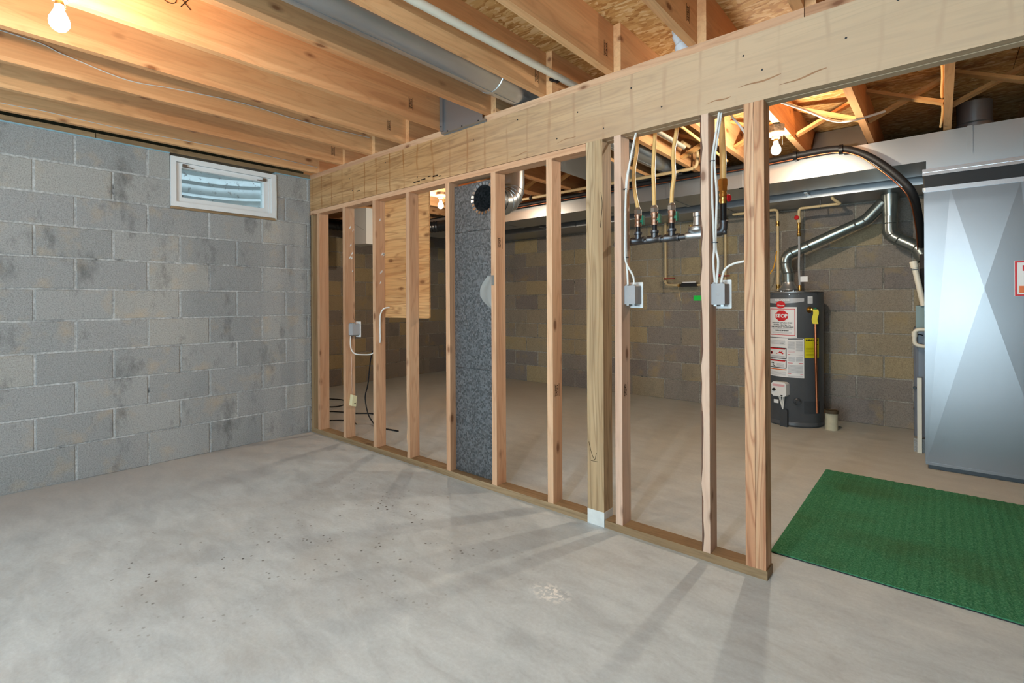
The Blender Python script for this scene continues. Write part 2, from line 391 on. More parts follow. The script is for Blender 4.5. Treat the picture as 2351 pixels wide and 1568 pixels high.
WL = {}
def place(ob, loc, parent=None):
    WL[ob.name] = Vector(loc)
    if parent:
        ob.parent = parent; ob.location = Vector(loc) - WL[parent.name]
    else: ob.location = loc
def tag(o, label=None, cat=None, group=None, kind=None):
    if label: o['label'] = label
    if cat: o['category'] = cat
    if group: o['group'] = group
    if kind: o['kind'] = kind
    return o
def thing(name, loc, label=None, cat=None, group=None, kind=None):
    o = bpy.data.objects.new(name, None); COL.objects.link(o); o.empty_display_size = 0.1
    place(o, loc); return tag(o, label, cat, group, kind)
def B(name, a, b, mat, parent=None): return MB().box(a, b).build(name, mat, parent)
def T(name, path, r, mat, parent=None, n=12): return MB().tube(path, r, n).build(name, mat, parent, True)
def spline(pts, k=6):
    P = [Vector(p) for p in pts]; out = []
    for i in range(len(P) - 1):
        p0 = P[max(i - 1, 0)]; p1 = P[i]; p2 = P[i + 1]; p3 = P[min(i + 2, len(P) - 1)]
        for q in range(k):
            t_ = q / k
            out.append(0.5 * ((2 * p1) + (-p0 + p2) * t_ + (2 * p0 - 5 * p1 + 4 * p2 - p3) * t_ * t_ + (-p0 + 3 * p1 - 3 * p2 + p3) * t_ ** 3))
    return out + [P[-1]]
def rounded(pts, r, k=5):
    """polyline with its corners rounded to radius r"""
    P = [Vector(p) for p in pts]; out = [P[0]]
    for i in range(1, len(P) - 1):
        a = (P[i - 1] - P[i]).normalized(); b = (P[i + 1] - P[i]).normalized()
        A = P[i] + a * r; C = P[i] + b * r
        for q in range(k + 1):
            t_ = q / k; out.append((1 - t_) ** 2 * A + 2 * t_ * (1 - t_) * P[i] + t_ * t_ * C)
    return out + [P[-1]]

# ------------------------------------------------------------------ structure: floor and walls
JB, JT = 2.286, 2.521            # joist bottom and top
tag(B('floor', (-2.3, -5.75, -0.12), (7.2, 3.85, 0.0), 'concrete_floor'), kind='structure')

BLK = {}
def block_mesh(w_, h_):
    key = (round(w_, 3), round(h_, 3))
    if key not in BLK:
        c = 0.004; d = 0.03; x = w_ / 2
        vs = [(-x, d, 0), (x, d, 0), (x, d, h_), (-x, d, h_), (-x, c, 0), (x, c, 0), (x, c, h_), (-x, c, h_),
              (-x + c, 0, c), (x - c, 0, c), (x - c, 0, h_ - c), (-x + c, 0, h_ - c)]
        fs = [(8, 9, 10, 11)] + [(4 + q, 4 + (q + 1) % 4, 8 + (q + 1) % 4, 8 + q) for q in range(4)] + [(q, (q + 1) % 4, 4 + (q + 1) % 4, 4 + q) for q in range(4)]
        me = bpy.data.meshes.new('block'); me.from_pydata(vs, [], fs); me.update()
        BLK[key] = me
    return BLK[key]
COURSES = [(0.0, 0.2321)] + [(0.2321 + 0.2021 * k, 0.2321 + 0.2021 * (k + 1)) for k in range(10)]
def block_wall(parent, mat, u0, u1, joint0, put, hole=None):
    """u runs along the wall, put(u, z) -> (location, rotation)"""
    g = 0.005
    for ci, (z0, z1) in enumerate(COURSES):
        row = 10 - ci                                   # 0 = top course
        off = joint0 + (0.2032 if row % 2 == 0 else 0.0)
        k0 = math.floor((u0 - off) / 0.4064)
        u = off + k0 * 0.4064
        while u < u1 - 0.02:
            a, b = max(u, u0), min(u + 0.4064, u1)
            segs = [(a, b)]
            if hole and z1 > hole[2] + 0.02:
                segs = []
                if a < hole[0]: segs.append((a, min(b, hole[0] + g)))
                if b > hole[1]: segs.append((max(a, hole[1] - g), b))
            for (p, q) in segs:
                if q - p < 0.03: continue
                w_ = q - p - 2 * g; zb = z0 + g if ci else z0
                me = block_mesh(w_, z1 - g - zb)
                if not me.materials: me.materials.append(MATS[mat])
                ob = bpy.data.objects.new('block', me); COL.objects.link(ob)
                loc, rz = put((p + q) / 2, zb)
                place(ob, loc, parent); ob.rotation_euler = (0, 0, rz)
            u += 0.4064

WIN = (-1.111, -0.321, 1.843, 2.228)
wl = MB().box((-0.24, -5.6, 0), (-0.0035, WIN[0], 2.247)).box((-0.24, WIN[1], 0), (-0.0035, 0.0, 2.247)).box((-0.24, WIN[0], 0), (-0.0035, WIN[1], WIN[2])).build('wall_left', 'mortar_grey')
tag(wl, 'grey concrete block wall with a small high basement window', kind='structure')
block_wall(wl, 'block_grey', -3.75, 0.0, -1.8619, lambda u, z: ((0.0 + random.uniform(-0.0015, 0.0008), u, z), R(90)), WIN)
BLK.clear()
wb = B('wall_back', (-2.24, 3.5535, 0), (7.2, 3.8, 2.253), 'mortar_tan')
tag(wb, 'tan concrete block wall behind the water heater', kind='structure')
block_wall(wb, 'block_tan', -2.0, 5.2, 3.567, lambda u, z: ((u, 3.55 + random.uniform(-0.001, 0.0015), z), 0))
wf = B('wall_far_left', (-2.24, 0.0, 0), (-2.0035, 3.5535, 2.253), 'mortar_tan')
tag(wf, 'tan block wall at the left end of the back room', kind='structure')
block_wall(wf, 'block_tan', 0.02, 3.55, 0.55, lambda u, z: ((-2.0 + random.uniform(-0.0015, 0.001), u, z), R(90)))
tag(B('wall_inner', (-2.24, -0.2, 0), (-0.24, 0.0, 2.253), 'plain_concrete'), kind='structure')
tag(B('wall_right', (7.0, -5.6, 0), (7.2, 3.5535, 2.253), 'plain_concrete'), kind='structure')
DX0, DX1, DZ = 2.4, 4.8, 2.05
tag(MB().box((-0.24, -5.75, 0), (DX0, -5.6, 2.253)).box((DX1, -5.75, 0), (7.2, -5.6, 2.253)).box((DX0, -5.75, DZ), (DX1, -5.6, 2.253)).build('wall_front', 'plain_concrete'), kind='structure')
d1 = thing('added_door_1', (3.6, -5.68, 0), 'white sliding glass door added behind the camera for the fill light', kind='structure')  # made-up door, added to let the fill lamp shine in
for (a, b) in ((DX0, 3.62), (3.58, DX1)):
    y = -5.66 if a < 3 else -5.70
    MB().box((a, y - 0.018, 0.0), (a + 0.07, y + 0.018, DZ)).box((b - 0.07, y - 0.018, 0.0), (b, y + 0.018, DZ)).box((a + 0.07, y - 0.018, 0.0), (b - 0.07, y + 0.018, 0.08)).box((a + 0.07, y - 0.018, DZ - 0.08), (b - 0.07, y + 0.018, DZ)).build('added_door_frame', 'white_vinyl', d1)
    B('pane', (a + 0.07, y - 0.003, 0.08), (b - 0.07, y + 0.003, DZ - 0.08), 'window_glass', d1)

# timber plate and sill foam on top of the left wall
tr1 = thing('trim_1', (-0.07, -2.8, 2.247), 'timber sill plate on top of the grey block wall', kind='structure')
B('sill_foam', (-0.15, -5.6, 2.243), (0.003, WIN[0], 2.252), 'sill_foam', tr1); B('sill_foam', (-0.15, WIN[1], 2.243), (0.003, 0.0, 2.252), 'sill_foam', tr1)
B('sill_plate', (-0.14, -5.6, 2.252), (-0.002, -1.55, JB), 'treated_wood_y', tr1); B('sill_plate', (-0.14, -1.546, 2.252), (-0.002, 0.0, JB), 'treated_wood_y', tr1)

# ------------------------------------------------------------------ structure: ceiling (subfloor, joists, bridging)
ce = thing('ceiling', (2.4, -1.0, JB), 'open ceiling of timber floor joists under strand board', kind='structure')
ys = [-5.75, -3.805, -2.585, -1.365, -0.145, 1.075, 2.295, 3.8]
for j in range(7):
    xs = [-2.24, -0.4, 2.04, 4.48, 7.2] if j % 2 else [-2.24, 0.82, 3.26, 5.7, 7.2]
    for i in range(4):
        if ys[j + 1] < 0 and xs[i + 1] < 0: continue
        B('subfloor_panel', (max(xs[i], -0.16 if ys[j + 1] < 0 else -9) + 0.0015, ys[j] + 0.002, JT), (xs[i + 1] - 0.0015, ys[j + 1] - 0.002, JT + 0.018), 'osb', ce)
MB().box((-0.17, -5.8, JT + 0.02), (7.25, -0.1, JT + 0.06)).box((-2.3, -0.1, JT + 0.02), (7.25, 3.85, JT + 0.06)).build('upper_floor', 'plain_concrete', ce)
JX = [0.516 + 0.4064 * k for k in range(-6, 16)]
joists = {}
for k in range(-1, 16):
    x = 0.516 + 0.4064 * k
    joists[k] = B('floor_joist', (x - 0.038, -5.6, JB), (x, 0.088, JT), 'joist_wood_y', ce)
for k in range(-6, 16):
    x = 0.516 + 0.4064 * k
    B('floor_joist', (x + 0.001, 0.004, JB), (x + 0.039, 3.72, JT), 'joist_wood_y', ce)
# rim boards closing the edges
B('rim_board', (-0.16, -5.6, JB), (-0.122, 0.0, JT), 'rim_dark', ce); B('rim_board', (-2.24, 3.725, 2.253), (7.2, 3.76, JT), 'rim_dark', ce)
B('rim_board', (-2.24, -0.05, 2.253), (-0.165, -0.01, JT), 'rim_dark', ce); B('rim_board', (-2.24, 0.0, 2.253), (-2.2, 3.72, JT), 'rim_dark', ce)
B('rim_board', (7.05, -5.6, 2.253), (7.09, 3.72, JT), 'rim_dark', ce); B('rim_board', (-0.16, -5.7, 2.253), (7.1, -5.66, JT), 'rim_dark', ce)
def strip(name, p, q, w_, t_, mat, parent):
    """flat diagonal strip in an XZ plane, w_ deep in Y"""
    p = Vector(p); q = Vector(q); d = (q - p).normalized(); n = Vector((-d.z, 0, d.x)) * t_ / 2; y = Vector((0, w_ / 2, 0))
    vs = [p - n - y, p + n - y, p + n + y, p - n + y, q - n - y, q + n - y, q + n + y, q - n + y]
    return MB().add(vs, [(0, 1, 2, 3), (4, 5, 6, 7), (0, 1, 5, 4), (1, 2, 6, 5), (2, 3, 7, 6), (3, 0, 4, 7)]).build(name, mat, parent)
for k in range(-5, 14):
    xa, xb = 0.516 + 0.4064 * k + 0.040, 0.516 + 0.4064 * (k + 1)
    if k in (3, 4): continue                     # bays taken by the panned duct and the round duct
    strip('bridging_strip', (xa, 1.87, JB + 0.035), (xb, 1.87, JT - 0.03), 0.062, 0.019, 'bridging_wood', ce)
    strip('bridging_strip', (xa, 1.79, JT - 0.03), (xb, 1.79, JB + 0.035), 0.062, 0.019, 'bridging_wood', ce)
# stencil marks near the joist ends and a scrawl in marker pen
def stamp(parent, x, y, z, rows=3, h=0.075, w_=0.030):
    m = MB(); e = 0.0006
    m.box((x, y, z), (x + e, y + 0.002, z + h)); m.box((x, y + w_, z), (x + e, y + w_ + 0.002, z + h))
    for i in range(9):
        zz = z + 0.006 + i * (h - 0.012) / 9
        for q in range(2):
            y0 = y + 0.005 + q * 0.012 + random.uniform(0, 0.002)
            m.box((x, y0, zz), (x + e, y0 + random.uniform(0.004, 0.009), zz + 0.004))
    return m.build('grade_stamp', 'ink', parent)
for k, yy in ((0, -0.10), (2, -0.16), (3, -0.30), (5, -0.10), (6, -0.09), (7, -0.12)):
    stamp(joists[k], 0.516 + 0.4064 * k, yy, 2.34 if k != 5 else 2.33)
xk = 0.516 + 0.4064 * 4 - 0.4064
mk = MB()
oc = [(xk + 0.001, -1.61 + 0.028 * math.cos(a), 2.447 + 0.022 * math.sin(a)) for a in [R(q) for q in range(0, 361, 24)]]
mk.tube(oc, 0.0016, 6); mk.tube([(xk + 0.001, -1.575, 2.478), (xk + 0.001, -1.525, 2.428)], 0.0016, 6); mk.tube([(xk + 0.001, -1.565, 2.428), (xk + 0.001, -1.53, 2.478)], 0.0016, 6)
mk.build('marker_scrawl', 'ink', joists[3])

# ------------------------------------------------------------------ beam, post, stud wall
BZ = 1.967
bm_ = thing('support_beam', (3.5, 0.045, BZ), 'long stained timber beam running above the stud wall', 'beam')
B('beam_ply', (-0.02, 0.0, BZ), (7.0, 0.0435, 2.248), 'beam_wood', bm_); B('beam_ply', (-0.02, 0.0465, BZ - 0.002), (7.0, 0.090, 2.248), 'beam_wood', bm_)
for (a, b) in ((-0.02, 1.735), (1.735, 3.768), (3.770, 7.0)): B('nailer', (a, 0.001, 2.248), (b - 0.001, 0.089, JB), 'stud_wood_x', bm_)
nl = MB()
for (x, z) in ((0.62, 2.15), (0.66, 2.05), (1.1, 2.19), (1.46, 2.02), (2.0, 2.16), (2.35, 2.20), (2.62, 2.03), (2.75, 2.14), (2.9, 2.02), (3.05, 2.18), (3.2, 2.05), (3.55, 2.17), (3.62, 2.09), (3.9, 2.12), (4.05, 2.2), (4.28, 2.13), (4.4, 2.06)):
    nl.lathe((x, 0.0005, z), (0, -1, 0), [(0, 0.0045), (0.0012, 0.004)], 8)
tag(nl.build('nail_head', 'dark_metal', bm_), kind='stuff')
ks = MB(); random.seed(11)
for (x, z) in ((0.72, 2.03), (1.42, 1.985), (1.5, 1.99), (1.57, 2.0), (1.62, 1.992), (1.68, 1.985)):
    ks.box((x, -0.0006, z), (x + random.uniform(0.02, 0.07), 0.0, z + random.uniform(0.004, 0.010)))
tag(ks.build('dark_streak', 'ink', bm_), kind='stuff')
for (xa, za, xb, zb_, h) in ((3.53, 2.040, 3.688, 2.050, 0.009), (3.682, 2.006, 3.84, 2.026, 0.009), (3.40, 2.008, 3.50, 2.014, 0.007), (2.30, 1.992, 2.42, 2.000, 0.007), (2.62, 2.008, 2.74, 2.018, 0.006), (0.30, 2.03, 0.42, 2.04, 0.006), (0.55, 2.06, 0.64, 2.068, 0.006), (1.86, 2.02, 2.02, 2.03, 0.007)):
    n_ = 10; up_ = []; lo2 = []
    for q in range(n_ + 1):
        f_ = q / n_; x_ = xa + (xb - xa) * f_; z_ = za + (zb_ - za) * f_ + 0.003 * math.sin(7 * f_ + xa * 9); hh = h * (0.15 + 0.85 * math.sin(math.pi * min(1, f_ * 0.9 + 0.02)) * (0.4 + 0.6 * f_))
        up_.append((x_, z_ + hh / 2)); lo2.append((x_, z_ - hh / 2))
    MB().prism(up_ + lo2[::-1], 1, -0.0005, 0.0002).build('stain_streak', 'brown_stain', bm_)

po = thing('support_post', (2.845, 0.045, 0), 'weathered square timber post under the beam, its foot painted white', 'post')
B('post_shaft', (2.799, -0.001, 0.075), (2.893, 0.088, BZ), 'post_wood', po)
B('painted_foot', (2.798, -0.002, 0.0), (2.894, 0.089, 0.075), 'white_paint', po)
crk = MB().tube(spline([(2.885, -0.001, 1.70), (2.891, -0.001, 1.64), (2.887, -0.001, 1.58), (2.880, -0.001, 1.52)]), 0.0014, 6); crk.build('crack', 'ink', po)
arr = MB().tube(spline([(2.808, -0.002, 0.42), (2.825, -0.002, 0.36), (2.842, -0.002, 0.33)]), 0.001, 6).tube([(2.842, -0.002, 0.33), (2.852, -0.002, 0.37)], 0.001, 6).tube([(2.82, -0.002, 0.325), (2.86, -0.002, 0.325)], 0.001, 6)
arr.build('pencil_arrow', 'ink', po)

sw = thing('stud_wall', (1.8, 0.045, 0), 'open partition of unfinished timber studs dividing the basement', 'stud wall')
STUD = [0.008, 0.114, 0.516, 0.931, 1.327, 1.742, 2.141, 2.548, 2.957, 3.369, 3.5495, 3.588]
for i, x in enumerate(STUD):
    top = 1.929 if x < 2.8 else BZ
    mat = 'treated_wood_z' if i == 0 else 'end_stud' if i > 9 else 'pale_stud' if i > 7 else 'stud_wood_z'
    if i in (4, 9):                                   # waney bark-edged studs
        m = MB(); n = 26; vs = []
        for q in range(n + 1):
            z = 0.038 + (top - 0.038) * q / n; c = 0.004
            if i == 9: c = 0.008 + 0.004 * math.sin(q * 1.1) + 0.003 * math.sin(q * 2.7)
            elif z < 0.38: c = 0.008 + 0.006 * math.sin(q * 2.3)
            vs += [(x + c, 0.0, z), (x + 0.038, 0.0, z), (x + 0.038, 0.089, z), (x, 0.089, z), (x, 0.012 + c * 0.5, z)]
        fs = [(q * 5 + e, q * 5 + (e + 1) % 5, q * 5 + 5 + (e + 1) % 5, q * 5 + 5 + e) for q in range(n) for e in range(5)]
        fs += [(0, 1, 2, 3, 4), tuple(range(n * 5, n * 5 + 5))]
        so = m.add(vs, fs).build('stud', mat, sw)
        if i == 9:
            bk = MB(); bv = []
            for q in range(n + 1):
                z = 0.038 + (top - 0.038) * q / n; c = 0.008 + 0.004 * math.sin(q * 1.1) + 0.003 * math.sin(q * 2.7)
                bv += [(x + c - 0.0005, -0.0015, z), (x - 0.002, 0.012 + c * 0.5, z), (x - 0.002, 0.03, z)]
            bk.add(bv, [(q * 3 + e, q * 3 + e + 1, q * 3 + e + 4, q * 3 + e + 3) for q in range(n) for e in range(2)]).build('bark_edge', 'bark', so)
    else:
        so = B('stud', (x, 0.0, 0.038), (x + 0.037, 0.089, top), mat, sw)
    if i in (6, 7, 8):
        stamp(so, x + 0.037, 0.02, (1.47, 0.62, 0.67)[i - 6], h=0.07, w_=0.04)
    if i == 6:
        MB().box((x + 0.002, -0.0012, 1.246), (x + 0.022, 0.0, 1.307)).build('nail_plate', 'chrome', so)
    if i in (2, 3):
        sp_ = MB(); random.seed(i)
        for q in range(7):
            yy = random.uniform(0.03, 0.07); zz = random.choice([1.75, 1.6, 1.55, 1.5, 1.38, 1.3]) + random.uniform(-0.02, 0.02)
            e = x + 0.0375
            sp_.add([(e, yy, zz), (e, yy + 0.016, zz + 0.012), (e, yy + 0.013, zz + 0.03), (e, yy + 0.003, zz + 0.012)], [(0, 1, 2, 3)])
        tag(sp_.build('paper_scrap', 'white_plastic', so), kind='stuff')
B('top_plate', (0.0, 0.0, 1.929), (2.797, 0.089, BZ - 0.0025), 'stud_wood_x', sw)
B('sole_plate', (0.0, -0.001, 0), (2.797, 0.089, 0.038), 'treated_wood_x', sw); B('sole_plate', (2.897, -0.001, 0), (3.63, 0.089, 0.038), 'treated_wood_x', sw)

# ------------------------------------------------------------------ window and light well
wn = thing('window_1', (0.0, -0.716, WIN[2]), 'small white vinyl hopper window high in the grey block wall', kind='structure')
def rect_frame(x0, x1, y0, y1, z0, z1, w_):
    return MB().box((x0, y0, z0), (x1, y0 + w_, z1)).box((x0, y1 - w_, z0), (x1, y1, z1)).box((x0, y0 + w_, z0), (x1, y1 - w_, z0 + w_)).box((x0, y0 + w_, z1 - w_), (x1, y1 - w_, z1))
rect_frame(-0.09, 0.012, WIN[0] + 0.003, WIN[1] - 0.003, 1.862, WIN[3], 0.036).build('window_frame', 'white_vinyl', wn)
sa = rect_frame(-0.07, -0.004, WIN[0] + 0.041, WIN[1] - 0.060, 1.899, 2.190, 0.036).build('sash', 'white_vinyl', wn)
B('side_jamb', (-0.06, WIN[1] - 0.058, 1.899), (0.004, WIN[1] - 0.040, 2.190), 'white_vinyl', wn)
B('pane', (-0.045, WIN[0] + 0.077, 1.935), (-0.039, WIN[1] - 0.096, 2.154), 'window_glass', sa)
for y in (-1.03, -0.475):
    MB().box((-0.004, y, 2.157), (0.004, y + 0.075, 2.165)).box((-0.004, y + (0.0 if y < -0.8 else 0.045), 2.163), (0.010, y + (0.03 if y < -0.8 else 0.075), 2.182)).build('latch', 'cast_zinc', sa)
B('window_sill', (-0.22, WIN[0] + 0.002, WIN[2]), (0.006, WIN[1] - 0.002, 1.861), 'treated_wood_y', wn)
MB().tube([(0.006, WIN[1] + 0.002, 1.85), (0.008, WIN[1] + 0.003, 2.0), (0.006, WIN[1] + 0.002, 2.225)], 0.006, 6).build('caulk_bead', 'caulk', wn)
well = MB(); nn = 28; mm = 40; vs = []
for j in range(mm + 1):
    z = 1.66 + (2.75 - 1.66) * j / mm; o = 0.010 * math.sin(2 * math.pi * (z - 1.66) / 0.075)
    for i in range(nn + 1):
        a = math.pi * i / nn
        vs.append((-0.25 - (0.50 + o) * math.sin(a), -0.716 + (0.62 + o) * math.cos(a), z))
well.add(vs, [(j * (nn + 1) + i, j * (nn + 1) + i + 1, (j + 1) * (nn + 1) + i + 1, (j + 1) * (nn + 1) + i) for j in range(mm) for i in range(nn)])
ww = well.build('window_well', 'well_metal', None, True); tag(ww, 'corrugated metal window well outside the basement window', 'window well')
B('gravel_bed', (-0.9, -1.4, 1.62), (-0.241, -0.05, 1.66), 'plain_concrete', ww)

# ------------------------------------------------------------------ ceiling lamps
def lamp(x, y, zb, mat, label, zt=JB):
    """pull-chain lampholder and bare bulb, zb = centre of the globe"""
    t_ = thing('ceiling_lamp', (x, y, zb - 0.035), label, 'lamp', 'bare bulbs in porcelain lampholders')
    z0 = zb + 0.075
    MB().lathe((x, y, z0), (0, 0, 1), [(0.0, 0.020), (0.002, 0.024), (0.022, 0.026), (0.026, 0.052), (0.034, 0.056), (0.040, 0.054)], 20).build('lampholder', 'porcelain', t_, True)
    MB().lathe((x, y, z0 + 0.041), (0, 0, 1), [(0, 0.050), (max(zt - z0 - 0.041, 0.01), 0.050)], 8).build('junction_box', 'galvanized_dull', t_)
    MB().lathe((x, y, zb), (0, 0, 1), [(-0.031, 0.003), (-0.029, 0.011), (-0.022, 0.021), (-0.010, 0.0285), (0.002, 0.030), (0.014, 0.0285), (0.028, 0.022), (0.042, 0.0155), (0.056, 0.0135), (0.060, 0.0135)], 16).build('bulb', 'bulb_glass', t_, True)
    pl_ = bpy.data.lights.new('bulb_light', 'POINT'); pl_.energy = BULB_W[mat]; pl_.color = BULB_COL[mat]; pl_.shadow_soft_size = 0.024
    po_ = bpy.data.objects.new('bulb_light', pl_); COL.objects.link(po_); place(po_, (x, y, zb), t_)
    MB().lathe((x, y, zb + 0.060), (0, 0, 1), [(0, 0.0132), (0.018, 0.0132)], 12).build('screw_base', 'brass', t_, True)
    ch = MB()
    for q in range(9): ch.lathe((x + 0.034, y + 0.012, z0 + 0.018 - q * 0.007), (0, 0, 1), [(-0.002, 0.0006), (0, 0.002), (0.002, 0.0006)], 6)
    ch.build('pull_chain', 'brass', t_)
    return t_
lamp(1.94, -2.0, 2.105, 'bulb_front', 'lit bare bulb under the joists above the grey block wall')
lamp(3.365, 1.43, 2.125, 'bulb_back', 'lit bare bulb in front of the long duct near the water heater')
lamp(0.33, 1.28, 2.145, 'bulb_alcove', 'lit bare bulb seen between studs beside the plywood board')
lamp(3.42, -2.45, 2.15, 'bulb_near', 'lit bare bulb overhead beside the camera')

# ------------------------------------------------------------------ ducts in the front ceiling
rd = thing('round_duct', (2.345, 0.5, 2.29), 'long round galvanized duct running between the joists', 'duct')
RD = 0.098
for (a, b) in ((-5.2, -1.9), (-1.88, -0.22), (-0.215, 1.35), (1.36, 2.5)):
    MB().tube([(2.345, a, 2.389), (2.345, b, 2.389)], RD, 28, False).build('duct_section', 'galvanized', rd, True)
for y in (-1.89, -0.22, 1.355):
    MB().lathe((2.345, y - 0.012, 2.389), (0, 1, 0), [(0, RD), (0.003, RD + 0.004), (0.020, RD + 0.004), (0.024, RD)], 28, False).build('crimp_ring', 'galvanized', rd, True)
MB().box((2.342, -5.2, 2.389 - RD - 0.003), (2.352, 2.5, 2.389 - RD + 0.001)).build('seam', 'galvanized', rd)
db = thing('duct_panel', (1.93, -0.02, 2.25), 'flat galvanized sheet closing the joist bay above the beam', 'duct panel')
B('sheet', (1.765, -0.030, 2.256), (2.10, -0.026, 2.519), 'galvanized_sheet', db); B('flange', (1.738, -0.045, 2.262), (1.766, -0.028, 2.519), 'galvanized_sheet', db)
B('lower_flange', (1.737, -0.032, 2.250), (2.112, -0.001, 2.259), 'galvanized_sheet', db); B('lip', (1.737, -0.004, 2.246), (2.112, -0.001, 2.262), 'galvanized_sheet', db)
for (x, y, z) in ((1.752, -0.045, 2.50), (1.752, -0.045, 2.29), (1.80, -0.032, 2.255), (1.93, -0.032, 2.255), (2.07, -0.032, 2.255)):
    MB().lathe((x, y, z), (0, -1, 0), [(0, 0.005), (0.004, 0.003)], 8).build('screw', 'dark_metal', db)

pv = thing('plastic_pipe', (2.62, -0.4, 2.33), 'cream plastic water pipe running along a ceiling joist', 'pipe')
T('pipe_run', [(2.605, -5.2, 2.345), (2.615, -1.0, 2.345), (2.64, 0.2, 2.36), (2.65, 1.75, 2.37)], 0.019, 'pvc_white', pv, 14)
MB().lathe((2.622, -0.02, 2.356), (0.02, 1, 0), [(0, 0.023), (0.028, 0.023)], 14).box((2.586, -0.02, 2.348), (2.61, 0.008, 2.364)).build('pipe_clip', 'black_plastic', pv)
ins = MB().tube(spline([(3.205, 0.16, 2.46), (3.225, 0.13, 2.42), (3.25, 0.12, 2.36), (3.262, 0.12, 2.30)]), [0.018] * 6 + [0.024] * 6 + [0.034] * 7, 10)
tag(ins.build('insulation_tuft', 'insulation', None, True), 'white insulation tuft stuffed beside a joist above the beam', 'insulation')

# thin wires stapled along joists
tag(T('ceiling_wire', spline([(0.927, -3.2, 2.42), (0.927, -2.075, 2.422), (0.927, -1.84, 2.39), (0.927, -1.58, 2.35), (0.927, -1.35, 2.372), (0.927, -0.96, 2.400), (0.927, -0.55, 2.392), (0.927, -0.02, 2.41)]), 0.0028, 'thin_wire', None, 6), 'thin pale wire sagging along the joist below the lit bulb', 'wire')
tag(T('ceiling_wire', spline([(0.113, -3.2, 2.32), (0.113, -2.02, 2.321), (0.113, -1.83, 2.326), (0.113, -1.38, 2.318), (0.113, -0.49, 2.343), (0.113, 0.03, 2.335)]), 0.0025, 'thin_wire', None, 6), 'thin pale wire along the joist nearest the grey wall', 'wire')

# ------------------------------------------------------------------ trunk ducts in the back room
st_ = thing('supply_duct', (2.2, 2.56, 2.093), 'long rectangular galvanized duct hung under the back room joists', 'duct')
SEG = [-1.3, 0.22, 1.55, 2.30, 2.92, 4.3, 5.7]
for a, b in zip(SEG[:-1], SEG[1:]):
    B('duct_section', (a + 0.004, 2.30, 2.093), (b - 0.004, 2.82, 2.280), 'galvanized', st_)
for a in SEG[1:-1]:
    rect = MB().box((a - 0.014, 2.294, 2.087), (a + 0.014, 2.30, 2.284)).box((a - 0.014, 2.294, 2.087), (a + 0.014, 2.826, 2.093))
    rect.build('drive_cleat', 'galvanized', st_)
B('black_mastic', (-1.0, 2.296, 2.268), (3.0, 2.32, 2.283), 'black_rubber', st_)
rtk = thing('return_duct', (2.0, 3.25, 2.055), 'second rectangular duct tucked behind the long duct along the wall', 'duct')
for a, b in ((-1.2, 0.9), (0.9, 2.6), (2.6, 4.35)): B('duct_section', (a + 0.003, 2.98, 2.055), (b - 0.003, 3.52, 2.275), 'galvanized_sheet', rtk)
for x in (0.45, 1.25, 3.28, 3.9): MB().box((x, 2.83, 2.075), (x + 0.025, 2.985, 2.085)).box((x, 2.974, 2.06), (x + 0.025, 2.98, 2.275)).build('hanger_strap', 'galvanized', rtk)
pn = thing('panned_joist_bay', (1.95, 1.9, 2.27), 'flat sheet-metal pan covering one joist bay behind the post', 'duct panel')
B('pan_sheet', (1.735, 1.02, 2.272), (2.180, 2.29, 2.2855), 'galvanized_sheet', pn); B('pan_lip', (1.735, 1.00, 2.262), (2.180, 1.02, 2.2855), 'galvanized_sheet', pn)
fa = thing('foil_takeoff', (3.55, 2.55, 2.283), 'grey sheet-metal takeoff above the long duct between joists', 'duct')
MB().prism([(2.36, 2.282), (2.80, 2.282), (2.76, 2.50), (2.56, 2.50)], 0, 3.41, 3.755).build('takeoff_hood', 'galvanized_sheet', fa)
rt2 = MB().lathe((4.33, 2.5, 2.281), (0, 0, 1), [(0, 0.09), (0.05, 0.09), (0.055, 0.094), (0.06, 0.09), (0.2, 0.09)], 24)
tag(rt2.build('round_takeoff', 'galvanized', None, True), 'short round duct collar rising from the long duct above the furnace', 'duct')

# ------------------------------------------------------------------ wall stack duct with round take-off
ws = thing('wall_stack', (1.95, 0.06, 0.04), 'speckled grey flat duct filling one stud bay with a round hole', 'duct')
X0, X1, YF, YB_, Z0, Z1 = 1.781, 2.139, 0.046, 0.088, 0.040, 1.905
HC, HR, N = (2.040, 1.797), 0.084, 32
m = MB()
ring = [(HC[0] + HR * math.cos(2 * math.pi * q / N), YF, HC[1] + HR * math.sin(2 * math.pi * q / N)) for q in range(N)]
def edge_pt(a):
    c_, s_ = math.cos(a), math.sin(a); ts = []
    if c_ > 1e-9: ts.append((X1 - HC[0]) / c_)
    if c_ < -1e-9: ts.append((X0 - HC[0]) / c_)
    if s_ > 1e-9: ts.append((Z1 - HC[1]) / s_)
    if s_ < -1e-9: ts.append((1.60 - HC[1]) / s_)
    t_ = min(ts); return (HC[0] + c_ * t_, YF, HC[1] + s_ * t_)
out = [edge_pt(2 * math.pi * q / N) for q in range(N)]
for yy in (YF, YB_):
    a = [(p[0], yy, p[2]) for p in ring]; b = [(p[0], yy, p[2]) for p in out]
    m.add(a + b, [(q, (q + 1) % N, N + (q + 1) % N, N + q) for q in range(N)])
for (cxp, czp) in ((X0, Z1), (X1, Z1), (X0, 1.60), (X1, 1.60)):       # corner triangles
    near = sorted(range(N), key=lambda q: (out[q][0] - cxp) ** 2 + (out[q][2] - czp) ** 2)[:2]
    for yy in (YF, YB_): m.add([(cxp, yy, czp)] + [(out[q][0], yy, out[q][2]) for q in near], [(0, 1, 2)])
m.quad((X0, YF, Z1), (X1, YF, Z1), (X1, YB_, Z1), (X0, YB_, Z1))
